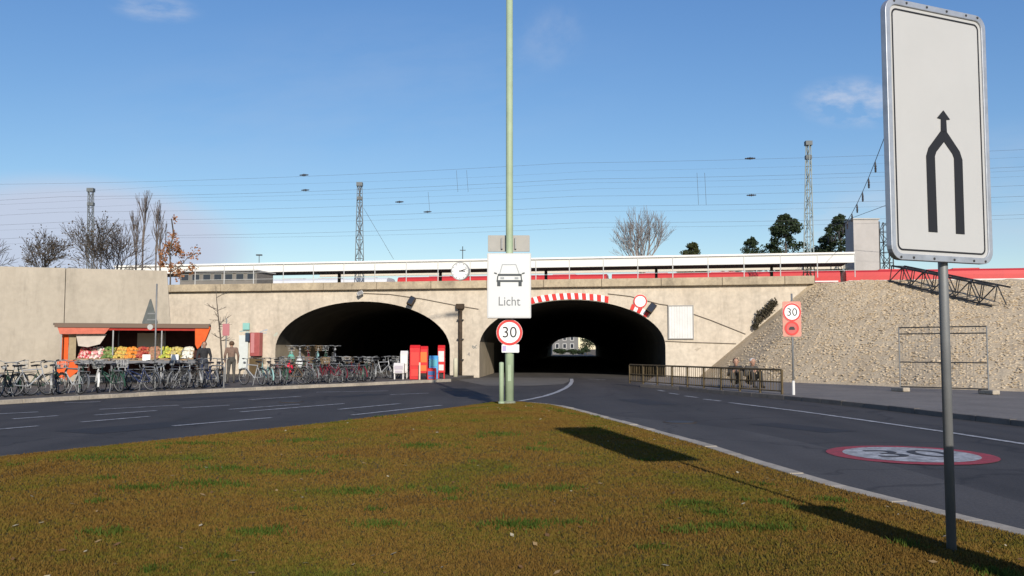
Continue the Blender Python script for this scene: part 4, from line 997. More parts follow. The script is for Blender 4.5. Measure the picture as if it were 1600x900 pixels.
# ---- catenary
MST = mat('mast_grey', (.13, .145, .15), .7, var=.15, scale=2); MSTG = mat('mast_green', (.24, .28, .27), .7, var=.12, scale=2)
for px, y0, Y, lab, mt, w0, w1 in ((142, 297, 88, 'dark lattice catenary mast above the concrete retaining wall', MST, .55, .38), (562, 288, 88, 'dark lattice catenary mast standing above the pedestrian arch', MST, .72, .32), (1263, 224, 74, 'tall pale green lattice catenary mast standing by the pine trees', MSTG, .70, .28)):
    b = A(px, 430, Y); t = A(px, y0, Y); mm = thing('catenary_mast', Vector((b.x, Y, ZC0)), lab, 'mast', 'catenary masts')
    lattice(MB(), (b.x, Y, ZC0), t, w0, w1, 14, .05).build('lattice', mt, mm)
    MB().box(t, (w1 + .25, .5, .35)).build('head', MST, mm)
    MB().box(A(px, y0 + 22, Y), (w1 + .2, .4, .3)).build('bracket', MST, mm)
WIRE = mat('wire', (.06, .065, .07), .7)
wires = [(273, 22, .009), (297, 30, .011), (303, 38, .008), (322, 30, .010), (337, 36, .012), (361, 30, .011), (368, 48, .010), (286, 50, .007), (312, 55, .008), (345, 45, .008)]
for y, off, r in wires:
    z = uz(400, y, off)[1]; m = MB(); N = 24; pts = []
    for k in range(N + 1):
        u = -75 + 150 * k / N; sag = .5 * (((u % 50) / 50 - .5) ** 2 * 4 - 1); pts.append(wp(u, z + sag * .6, -off))
    o0 = pts[0].copy(); w = tag(m.path([p - o0 for p in pts], r, 4).build('overhead_wire', WIRE), 'thin dark overhead line wire strung level across the sky above the tracks', 'wire', 'overhead wires above the tracks'); w.location = o0
def drop(pxs, y0, y1, off):
    for px in pxs:
        a, b = onplane(px, y0, off), onplane(px + 2.5, y1, off); o = tag(MB().tube(Vector((0, 0, 0)), b - a, .016, n=4).build('dropper_wire', WIRE), 'thin vertical dropper hanging between two overhead wires', 'wire', 'droppers between overhead wires'); o.location = a
drop((713, 729), 266, 300, 30); drop((1089, 1101), 270, 320, 30); drop((669,), 300, 331, 30)
INS = mat('insulator_brown', (.045, .042, .042), .4)
for px, y, off in ((475, 273.5, 22), (477, 297, 30), (624, 315.5, 30), (668, 331, 36), (1172, 247.5, 22), (1174, 305, 30)):
    p = onplane(px, y, off); r = thing('insulator', p, 'small dark ribbed insulator on an overhead wire', 'insulator', 'insulators on the overhead wires')
    MB().lathe(p, [(.02, -.40), (.06, -.30), (.035, -.24), (.09, -.15), (.05, -.08), (.12, 0), (.05, .08), (.09, .15), (.035, .24), (.06, .30), (.02, .40)], 8, axis=WU).build('ribbed_body', INS, r)
# cross span on the right
ca, cz = A(1392, 188, 60), A(1285, 372, 110)
cs_ = thing('cross_span_cable', ca, 'sagging cross span cable with hanging insulators beside the lane merge sign', 'cable')
pts = []
for k in range(15):
    t = k / 14; p = ca.lerp(cz, t); p.z -= 2.3 * math.sin(math.pi * t); pts.append(p)
MB().path(pts, .025, 4).build('cable', WIRE, cs_)
for k in range(2, 13):
    p = pts[k]; L = .9 - .02 * k; m = MB(); m.lathe(p - Z3 * L, [(.03, 0), (.09, .08), (.05, .14), (.1, .2), (.05, .26), (.1, .32), (.05, .38), (.09, .44), (.02, L)], 7); m.build('insulator', INS, cs_)
ca2, cz2 = A(1392, 318, 62), A(1300, 352, 110); o = tag(MB().tube(Vector((0, 0, 0)), cz2 - ca2, .02, n=4).build('stay_wire', WIRE), 'thin stay wire under the cross span cable', 'wire'); o.location = ca2
st0 = onplane(568, 325, 38); o = tag(MB().tube(Vector((0, 0, 0)), onplane(615, 405, 38) - st0, .02, n=4).build('guy_wire', WIRE), 'slanting guy wire beside the mast above the pedestrian arch', 'wire'); o.location = st0
an = A(723, 405, 80); at = thing('antenna', Vector((an.x, 80, A(723, 407, 80).z)), 'small dark antenna on the canopy behind the clock', 'antenna')
MB().tube((an.x, 80, an.z - .5), A(723, 385, 80), .035, n=5).build('rod', DARKST, at); MB().box(A(723, 391, 80), (.5, .06, .06)).build('cross_bar', DARKST, at)
lp = A(405, 410, 80); l2 = thing('platform_lamp', Vector((lp.x, 80, lp.z - .8)), 'small dark platform lamp above the white canopy', 'lamp')
MB().tube((lp.x, 80, lp.z - .8), A(405, 399, 80), .03, n=5).build('stem', DARKST, l2); MB().box(A(405, 398.5, 80), (.5, .25, .1)).build('lamp_head', DARKST, l2)

# ================================================================== TREES
def bare(m, p, d, L, r, lev, rng, spread, minr, up=0.15, tips=None, nb=(2, 4)):
    n = 3; q = p.copy(); dd = d.copy()
    for i in range(n):
        e = q + dd * (L / n); r2 = r * (1 - .22 * (i + 1) / n * 1.2); m.tube(q, e, r * (1 - .22 * i / n * 1.2), r2, 5 if r > .04 else 3, caps=False); q = e
        dd = (dd + Vector((rng.gauss(0, .10), rng.gauss(0, .10), rng.gauss(0, .06) + up * .3))).normalized()
        if lev > 0 and i > 0 or (lev > 2 and i == 0 and rng.random() < .3):
            for k in range(rng.randint(*nb) - 1):
                a = dd.orthogonal().normalized(); a = Matrix.Rotation(rng.uniform(0, 6.28), 3, dd) @ a
                nd = (dd * math.cos(spread) + a * math.sin(spread * rng.uniform(.7, 1.3)) + Vector((0, 0, up))).normalized()
                bare(m, q, nd, L * rng.uniform(.55, .8), max(minr, r2 * rng.uniform(.45, .65)), lev - 1, rng, spread, minr, up, tips, nb)
    if lev > 0: bare(m, q, dd, L * .75, max(minr, r2 * .8), lev - 1, rng, spread, minr, up, tips, nb)
    elif tips is not None: tips.append(q)
def bare_tree(name, label, base, h, r, lev, seed, spread, minr, mt, up=.15, group=None, leaves=None, nb=(2, 4), trunkL=.3):
    rng = random.Random(seed); t = thing(name, base, label, 'tree', group)
    tk = base + Z3 * h * trunkL; MB().tube(base - Z3 * .2, tk, r * 1.25, r, 8).build('trunk', mt, t, smooth=True)
    tips = []; m = MB()
    for k in range(3): 
        d = Vector((rng.gauss(0, .28 * spread), rng.gauss(0, .28 * spread), 1)).normalized(); bare(m, tk, d, h * (1 - trunkL) * .38, r * .8, lev, rng, spread, minr, up, tips, nb)
    m.build('crown', mt, t)
    if leaves:
        lm = MB(); leaf_cloud(lm, [(p, (leaves[1],) * 3) for p in tips], leaves[0], leaves[2], rng); lm.build('leaves', leaves[3], t)
    return t
def at_deck(px, Y): p = A(px, 545, Y); return Vector((p.x, Y, ZC0 + .1))
TW = mat('twig_grey', (.16, .135, .12), .95, var=.2, scale=3)
bare_tree('bare_tree', 'round bare grey tree standing beyond the canopy', at_deck(1006, 125), A(0, 338, 125).z - ZC0, .28, 4, 21, .55, .020, mat('twig_pale', (.25, .22, .20), .95), up=.22, nb=(2, 3), trunkL=.30)
# thin upright bare saplings at the left
for i, (px, y, Y) in enumerate(((219, 284, 56), (209, 318, 56), (240, 300, 57), (247, 335, 55))):
    b = at_deck(px, Y); b.z = 4.6
    bare_tree('bare_sapling', ('tallest thin bare sapling rising above the retaining wall', 'thin bare sapling close to the loose grey shrub above the retaining wall', 'second tallest bare sapling between the tallest and the oak', 'shortest thin bare sapling next to the rusty oak')[i], b, A(0, y, Y).z - 4.6, .055, 2, 30 + i, .33, .014, TW, up=.5, nb=(2, 3), trunkL=.4, group='bare saplings above the retaining wall')
# dark twiggy shrubs
for i, (px, y, Y, lab) in enumerate(((150, 352, 52, 'dense dark brown bare shrub at the foot of the lattice mast'), (178, 362, 54, 'loose bare grey shrub between the mast and the saplings'), (60, 372, 52, 'dark bare shrub on the bank past the lattice mast'), (-30, 380, 53, 'low bare shrub at the far end of the retaining wall'))):
    b = at_deck(px, Y); b.z = 4.5; h = A(0, y, Y).z - 4.5
    bare_tree('bare_shrub', lab, b, h * 1.15, .05, 3, 50 + i, .7, .013, BARK if i != 1 else TW, up=.1, nb=(2, 4), trunkL=.08, leaves=(350, .3, .10, mat('shrub_leaf', (.07, .05, .03), .9, var=.4, scale=4)) if i in (0, 2) else None)
# oak with rusty leaves
OAKL = mat('rust_leaf', (.34, .155, .065), .85, col2=(.20, .085, .035), scale=3)
b = A(268, 545, 54.2); b.z = 4.9
rng = random.Random(77); ok = thing('oak_sapling', b, 'young oak with rusty brown leaves at the end of the retaining wall', 'tree')
def P49(px, y): return A(px, y, 54.2)
br = [[(266, 448), (268, 420), (267, 392), (269, 365), (271, 343)], [(268, 425), (280, 415), (292, 405), (303, 394)], [(268, 418), (258, 408), (252, 396)], [(267, 405), (263, 390), (261, 380)], [(270, 432), (284, 428), (296, 418)], [(268, 400), (276, 390), (279, 383)]]
m = MB(); cl = []
for i, pl_ in enumerate(br):
    q = [P49(*p) + Vector((0, rng.uniform(-.4, .4) * (k > 0), 0)) for k, p in enumerate(pl_)]
    for a, c_ in zip(q[:-1], q[1:]): m.tube(a, c_, .05 if i == 0 else .03, .035 if i == 0 else .02, 5)
    for k, p in enumerate(q[1:]): cl += [(p + Vector((rng.uniform(-.2, .2), rng.uniform(-.3, .3), rng.uniform(-.25, .25))), (rng.uniform(.18, .34), .3, rng.uniform(.18, .36))) for _ in range(3 if not (i == 0 and k == 3) else 1)]
m.build('trunk', BARK, ok)
leaf_cloud(MB(), cl, 1000, .13, rng).build('crown', OAKL, ok)
# pines and evergreens
NEED = mat('needle_green', (.030, .048, .018), .85, col2=(.014, .024, .010), scale=1.2)
NEED2 = mat('olive_green', (.055, .062, .018), .85, col2=(.022, .030, .010), scale=1.2)
def evergreen(label, px, y, Y, half, mt, seed, kind='pine', low=430):
    rng = random.Random(seed); b = at_deck(px, Y); top_ = A(px, y, Y).z; h = top_ - b.z; w = half * 1.3 / F * Y
    t = thing('pine_tree' if kind == 'pine' else 'evergreen_tree', b, label, 'tree')
    MB().tube(b - Z3 * .2, b + Z3 * h * .93, .25, .05, 7).build('trunk', BARK, t)
    cl = []; N = 90; m2 = MB()
    for i in range(N):
        f = rng.random(); z = b.z + h * (.42 + .56 * f); prof = min(1, ((1 - f) / .42 + .06)) ** .7
        a = rng.uniform(0, 6.28); rr = w * prof * rng.uniform(.25, .92); s = w * rng.uniform(.18, .34) * (.5 + .5 * prof)
        c_ = Vector((b.x + rr * math.cos(a), b.y + rr * math.sin(a), z)); cl.append((c_, (s, s, s * .7)))
        m2.tube(Vector((b.x, b.y, z - rr * .25)), c_, .05, .02, 4)
    cl.append((Vector((b.x, b.y, top_ - w * .18)), (w * .16, w * .16, w * .22)))
    m2.build('limb', BARK, t)
    leaf_cloud(MB(), cl, 9000, w * .085, rng).build('crown', mt, t)
evergreen('tall dark pine with a pointed crown left of the green mast', 1231, 334, 118, 30, NEED, 1)
evergreen('small dark pine next to the taller pine beyond the canopy', 1178, 370, 120, 21, NEED, 2)
evergreen('dark open crowned pine beside the concrete shaft', 1318, 334, 118, 28, NEED, 3)
evergreen('lower dark pine filling in beneath the open crowned pine', 1295, 366, 124, 22, NEED, 4)
evergreen('low round olive evergreen beside the bare round tree', 1084, 379, 120, 22, NEED2, 5, 'bush')
evergreen('small round evergreen peeking over the canopy by the olive one', 1147, 398, 126, 14, NEED, 6, 'bush')
# little bare tree in front of the bridge wall
bt = G(349, 598, .12); bt = Vector((A(349, 545, 41).x, 41, .12))
rng = random.Random(9); yt = thing('young_street_tree', bt, 'thin leaning bare street tree before the beige bridge wall', 'tree')
q = [Vector((A(x, 545, 41).x, 41, A(x, y, 41).z)) for x, y in ((350, 604), (347, 560), (344, 525), (340, 495), (337, 470), (335, 447))]; q[0].z = .1
m = MB()
for k, (a, c_) in enumerate(zip(q[:-1], q[1:])): m.tube(a, c_, .055 - .009 * k, .046 - .009 * k, 6)
m.build('trunk', BARK, yt); m = MB()
for k in range(15):
    t = rng.uniform(.42, .9); p = along(q, t); a = rng.uniform(0, 6.28); d = Vector((math.cos(a), math.sin(a), rng.uniform(-.1, .7))).normalized(); bare(m, p, d, rng.uniform(.25, .5), .018, 1, rng, .6, .007, .05)
m.build('crown', BARK, yt)
# planting and a house seen through the tunnel
fc = ORG + AX * 200 + WU * 3.4
hs_ = thing('far_house', Vector((fc.x, fc.y, 0)), 'white house seen through the end of the road tunnel', 'house')
MB().box((fc.x - 2.4, fc.y + 5, 2.7), (7.0, 9, 5.4)).build('wall', mat('house_white', (.16, .158, .155), .8), hs_)
for xx in (-4.6, -2.6, -.6):
    w = MB().box((fc.x + xx, fc.y + .47, 2.3), (1.0, .08, 1.3)).build('window', WHITE2, hs_); MB().box((fc.x + xx, fc.y + .44, 2.3), (.8, .06, 1.1)).build('pane', GLASSD, w)
    w = MB().box((fc.x + xx, fc.y + .47, 4.4), (1.0, .08, 1.2)).build('window', WHITE2, hs_); MB().box((fc.x + xx, fc.y + .44, 4.4), (.8, .06, 1.0)).build('pane', GLASSD, w)
MB().prism([(-6.4, 5.4), (1.6, 5.4), (-2.4, 8.2)], (fc.x, fc.y + 5, 0), X3, Z3, Y3, -4.8, 4.8).build('roof', mat('roof_tile', (.22, .09, .06), .9), hs_)
for i, (dx, dy, h, w, lab) in enumerate(((3.6, 2, 5.5, 3.0, 'dark evergreen right of the white house beyond the road tunnel'), (-4.3, -8, 1.5, 2.2, 'low dark shrub left of the road before the white house beyond the tunnel'), (-1.0, -9, 1.3, 2.4, 'low dark shrub before the middle of the white house beyond the tunnel'), (1.8, -8, 1.6, 2.2, 'low dark shrub beside the evergreen beyond the road tunnel'))):
    rng = random.Random(90 + i); b = Vector((fc.x + dx, fc.y + dy, 0)); t = thing('evergreen_tree', b, lab, 'tree'); MB().tube(b, b + Z3 * h * .8, .15, .05).build('trunk', BARK, t)
    leaf_cloud(MB(), [(b + Vector((rng.uniform(-.5, .5) * w, rng.uniform(-.5, .5) * w, h * rng.uniform(.3, .9))), (w * .45, w * .45, h * .25)) for k in range(8)], 1600, .3, rng).build('crown', NEED, t)

# ================================================================== MARKET STALL
sA = A(96, 545, 37.3); sB = A(318, 545, 38.9); sA.z = sB.z = .118
SU = (sB - sA).normalized(); SN = Vector((SU.y, -SU.x, 0)); SL = (sB - sA).length; srz = math.atan2(SU.y, SU.x)
def sp3(u, out, z): return sA + SU * u + SN * out + Z3 * (z - sA.z * 0)
stl = thing('market_stall', (sA + sB) / 2, 'fruit market stall with flat dark roof and orange side awnings', 'market stall')
ORA = mat('orange_canvas', (.62, .10, .02), .8, var=.12, scale=5); REDC = mat('red_canvas', (.33, .03, .022), .85, var=.15, scale=5)
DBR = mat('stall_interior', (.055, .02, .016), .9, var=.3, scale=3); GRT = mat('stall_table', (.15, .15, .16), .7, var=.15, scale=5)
MB().box(sp3(SL / 2, -.7, 2.42), (SL + .5, 2.4, .09), srz).build('roof', mat('roof_felt', (.115, .095, .075), .85, var=.2, scale=3), stl)
MB().box(sp3(SL / 2, .505, 2.37), (SL + .4, .03, .16), srz).build('roof_edge', mat('edge_brown', (.16, .11, .08), .8), stl)
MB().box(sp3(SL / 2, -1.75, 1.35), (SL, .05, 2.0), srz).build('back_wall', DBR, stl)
for u in (0.05, SL * .36, SL * .70, SL - .05):
    for o in (.40, -1.6): MB().box(sp3(u, o, 1.2), (.05, .05, 2.4), srz).build('post', STEEL, stl)
# awning at right end
aw = [(0, 2.40), (.55, 2.46), (.62, 2.30), (.42, 1.75), (.12, 1.40), (.02, 1.6)]
m = MB(); m.prism([(x, z) for x, z in aw], sp3(SL - .35, 0, 0), SU, Z3, SN, -.9, .45); m.build('side_awning', ORA, stl, bevel=.03)
MB().box(sp3(SL * .62, .42, 2.24), (SL * .76, .02, .12), srz).build('front_valance', REDC, stl)
m = MB(); m.prism([(-.2, 2.3), (1.75, 2.3), (1.55, 2.04), (-.1, 2.02)], sp3(.1, 0, 0), SU, Z3, SN, .43, .47); m.build('front_valance', mat('pink_canvas', (.52, .14, .09), .8, var=.15, scale=6), stl)
m = MB(); m.prism([(.45, 2.03), (1.6, 2.03), (1.35, 1.62), (.9, 1.5), (.55, 1.55)], sp3(.1, 0, 0), SU, Z3, SN, .2, .23); m.build('canvas_flap', mat('pale_canvas', (.48, .42, .36), .8, var=.1, scale=4), stl)
for u, c_ in ((.0, ORA), (.28, mat('tan_panel', (.30, .24, .15), .8, var=.15, scale=4))): MB().box(sp3(u + .14, .1, 1.35), (.26, .04, 1.35), srz).build('side_panel', c_, stl)
m = MB(); m.prism([(-.25, .95), (.45, .98), (.55, .55), (.1, .18), (-.25, .35)], sp3(.2, 0, 0), SU, Z3, SN, .5, .58); m.build('hanging_canvas', ORA, stl, bevel=.02)
MB().box(sp3(SL * .60, -1.72, 1.80), (1.15, .04, .62), srz).build('price_board', mat('board_cream', (.55, .48, .38), .8), stl)
MB().box(sp3(SL * .54, .12, .93), (SL * .86, 1.25, .05), srz).build('counter', GRT, stl)
MB().box(sp3(SL * .54, .74, .90), (SL * .86, .03, .12), srz).build('counter_front', GRT, stl)
for u in (.14, .36, .58, .78, .96):
    for o in (.68, -.4): MB().box(sp3(SL * u, o, .45), (.05, .05, .9), srz).build('leg', GRT, stl)
MB().box(sp3(SL * .54, -.2, .32), (SL * .82, .6, .04), srz).build('lower_shelf', GRT, stl)
# crates of produce, each a thing
def produce(label, u, out, z, cols, rr, seed, nm='produce_crate', tilt=.28):
    rng = random.Random(seed); r = proto(nm, label, 'crate')
    L, Wd, H_ = .48, .36, .14
    m = MB(); m.box((0, 0, .01), (L, Wd, .02)); m.box((0, -Wd / 2, H_ / 2), (L, .012, H_)); m.box((0, Wd / 2, H_ / 2), (L, .012, H_)); m.box((-L / 2, 0, H_ / 2), (.012, Wd, H_)); m.box((L / 2, 0, H_ / 2), (.012, Wd, H_))
    m.build('box', mat('crate_wood', (.33, .22, .12), .8, var=.15, scale=8), r)
    m = MB(); bmx = bmesh.new(); bmesh.ops.create_icosphere(bmx, subdivisions=2, radius=1); V = [v.co.copy() for v in bmx.verts]; Fc = [tuple(v.index for v in f.verts) for f in bmx.faces]; bmx.free()
    for i in range(34):
        x, y = rng.uniform(-.2, .2), rng.uniform(-.14, .14); zz = H_ * .75 + .07 * (1 - (x / .25) ** 2) * (1 - (y / .2) ** 2) + rng.uniform(-.02, .03); s = rr * rng.uniform(.8, 1.15)
        m.mi = rng.randrange(len(cols)); m.add([Vector((x, y, zz)) + v * s for v in V], Fc)
    tag(m.build('produce', cols, r, smooth=True), kind='stuff')
    r.location = sp3(u, out, z); r.rotation_euler = (tilt, 0, srz)
    return r
def pm(n, c_): return mat('fruit_' + n, c_, .5, var=.15, scale=20)
RW = [('strawberry red crate of radishes at the left end of the stall counter', .155, ((.50, .06, .07), (.72, .42, .38))), ('crate of pink and white radishes heaped on the stall counter', .235, ((.70, .30, .30), (.74, .66, .58))),
      ('crate of green salad heads on the stall counter', .315, ((.08, .16, .04), (.2, .26, .08))), ('crate of yellow pears beside the orange crates on the stall', .395, ((.55, .42, .10), (.60, .36, .08))),
      ('crate of bright oranges on the stall counter', .475, ((.72, .22, .03), (.70, .28, .05))), ('crate of dark red apples on the stall counter', .555, ((.34, .05, .04), (.45, .12, .06))),
      ('crate of mixed brown potatoes on the stall counter', .635, ((.34, .2, .12), (.42, .2, .13))), ('crate of yellow green lemons and limes on the stall', .715, ((.55, .50, .08), (.35, .40, .07))),
      ('crate of golden melons on the stall counter', .795, ((.55, .45, .14), (.45, .38, .18))), ('crate of white cauliflower near the orange awning', .875, ((.72, .70, .62), (.66, .66, .55)))]
for i, (lab, f, cc) in enumerate(RW):
    cs2 = [pm('%d_%d' % (i, j), c_) for j, c_ in enumerate(cc)]
    produce(lab + ', front row', SL * f + .06, .46, .965, cs2, .05, 200 + i)
    produce(lab + ', back row', SL * f + .06, .02, 1.12, cs2, .06, 300 + i)
    produce(lab + ', raised top row', SL * f + .06, -.40, 1.28, cs2, .06, 400 + i)
for i, (u, lab) in enumerate(((.60, 'white price card propped on the stall counter by the oranges'), (.80, 'pink and white price card on the counter near the cauliflower'))):
    o = tag(MB().prism(rrect(.30, .24, .01), (0, 0, .12), SU, Z3, SN, -.006, .006).build('price_card', WHITE), lab, 'card'); o.location = sp3(SL * u, .72, .96)

# ---- people by the stall
person('person in dark clothes standing at the right end of the stall', Vector((A(319, 545, 37.6).x, 37.6, .118)), R(20), 'stand', CLD, CLJ, HAD, SHO, scale=1.0)
person('person in a brown jacket and dark trousers standing beneath the bare street tree', Vector((A(362, 545, 39.0).x, 39.0, .118)), R(-160), 'stand', CLB, CLG, HAB, SHO, scale=1.02)

# ---- vending machine, notice board, litter by the bridge wall
vm = thing('vending_machine', wpt(404, 590, .3), 'dark pink vending machine on a brown plinth against the bridge wall', 'vending machine')
MB().box(wpt(404, 538, .28), (.58, .42, 1.32), rzw).build('body', mat('machine_pink', (.34, .09, .085), .5, var=.12, scale=3), vm, bevel=.02)
MB().box(wpt(401, 536, .50), (.20, .02, 1.1), rzw).build('display', mat('display_rose', (.5, .22, .22), .4), vm)
MB().box(wpt(404, 573, .30), (.62, .46, 1.05), rzw).build('plinth', mat('plinth_brown', (.10, .07, .035), .9, var=.2, scale=3), vm)
mbx = thing('meter_box', wpt(389, 533, .1), 'small dark blue box on the wall beside the vending machine', 'box')
MB().box(wpt(389, 527, .12), (.24, .2, .48), rzw).build('casing', mat('box_blue', (.03, .05, .085), .5), mbx, bevel=.01); MB().box(wpt(389, 527, .225), (.16, .01, .38), rzw).build('door', mat('box_blue2', (.04, .065, .10), .5), mbx)
nb_ = thing('notice_board', wpt(382, 580, .1), 'pale bluish notice board leaning on the bridge wall', 'board')
MB().box(wpt(382, 550, .12), (.55, .05, 1.9), rzw).build('panel', mat('notice_pale', (.58, .62, .60), .7, var=.06, scale=3), nb_); MB().box(wpt(386, 510, .10), (.40, .06, .38), rzw).build('teal_sheet', mat('teal', (.25, .50, .45), .7), nb_)
for dx in (376, 388): MB().box(wpt(dx, 585, .12), (.05, .05, .5), rzw).build('leg', STEEL, nb_)
ps_ = Vector((A(353, 545, 40.2).x, 40.2, .118)); pp_ = thing('parking_sign', ps_, 'small pinkish sign on a post behind the street tree', 'traffic sign')
MB().tube(ps_, ps_ + Z3 * 2.75, .03, n=8).build('post', STEEL, pp_); MB().prism(rrect(.30, .52, .03), Vector((ps_.x, 40.16, A(0, 515, 40).z)), *FS, -.01, .01).build('plate', mat('pinkish', (.42, .16, .17), .6), pp_)
bl = Vector((A(712, 545, 47.6).x, 47.6, .0)); bo_ = thing('pale_bollard', bl, 'pale cream post standing before the drain pipe on the pier', 'bollard')
MB().lathe(bl, [(.12, 0), (.12, 1.0), (.10, 1.06), (.0, 1.1)], 12).build('shaft', mat('bollard_cream', (.55, .52, .38), .7, var=.1, scale=3), bo_, smooth=True); MB().lathe(bl, [(.15, 0), (.15, .06), (.12, .08)], 12).build('collar', KERB, bo_)

# ================================================================== NEWSPAPER BOXES, BICYCLES
def news_box(label, px, Y, w, h, body, window, legs, slant=True):
    p = A(px, 545, Y); p.z = .118; r = thing('newspaper_box', p, label, 'newspaper box', 'newspaper boxes by the pier')
    z0 = .28 if legs else 0.0
    poly = [(-.2, z0), (.2, z0), (.2, h), (-.05, h + .06), (-.2, h - .1 if slant else h)]
    m = MB(); m.prism([(-x, z) for x, z in poly][::-1], p, Vector((0, 1, 0)) * -1, Z3, X3, -w / 2, w / 2); m.build('body', body, r, bevel=.015)
    MB().box(p + Vector((0, -.21, z0 + (h - z0) * .62)), (w * .8, .02, (h - z0) * .4)).build('window', window, r)
    MB().box(p + Vector((0, -.215, z0 + (h - z0) * .2)), (w * .7, .015, (h - z0) * .22)).build('coin_panel', window, r)
    if legs:
        for s in (-1, 1): MB().box(p + Vector((s * w * .4, 0, .14)), (.05, .3, .28)).build('leg', body, r)
RB1 = mat('news_red', (.55, .02, .022), .5, var=.1, scale=4); OR1 = mat('news_orange', (.75, .16, .03), .5); BL1 = mat('news_blue', (.08, .32, .62), .5, var=.1, scale=4); BL2 = mat('news_darkblue', (.04, .12, .30), .5); WH1 = mat('news_white', (.62, .60, .58), .6, var=.08, scale=4)
news_box('tall bright red newspaper box at the edge of the bicycle row', 649, 43.6, .48, 1.55, RB1, mat('news_red2', (.62, .05, .04), .4), False)
news_box('red newspaper box with an orange window beside the tall red one', 662, 43.9, .42, 1.50, RB1, OR1, True)
news_box('light blue newspaper box on dark blue legs beside the red boxes', 678, 44.2, .42, 1.05, BL1, mat('news_teal', (.10, .40, .48), .5), True)
news_box('white topped red newspaper box next to the blue one', 690, 44.8, .34, 1.55, RB1, WH1, True)
news_box('plain white newspaper box behind the tall red one', 632, 44.6, .36, 1.28, WH1, mat('news_pale', (.70, .70, .68), .5), True)
news_box('low red newspaper box before the blue one', 675, 43.3, .40, .48, RB1, BL2, False, False)
news_box('low white newspaper box before the last bicycles of the row', 624, 43.6, .5, .72, WH1, mat('news_lilac', (.42, .38, .42), .5), True)
ol = Vector((A(656, 545, 43.0).x, 43.0, .118)); bo2 = thing('pale_stake', ol, 'thin pale wooden stake before the red newspaper boxes', 'post')
MB().box(ol + Z3 * .4, (.07, .05, .8)).build('stake', mat('pale_wood', (.6, .48, .38), .8), bo2)

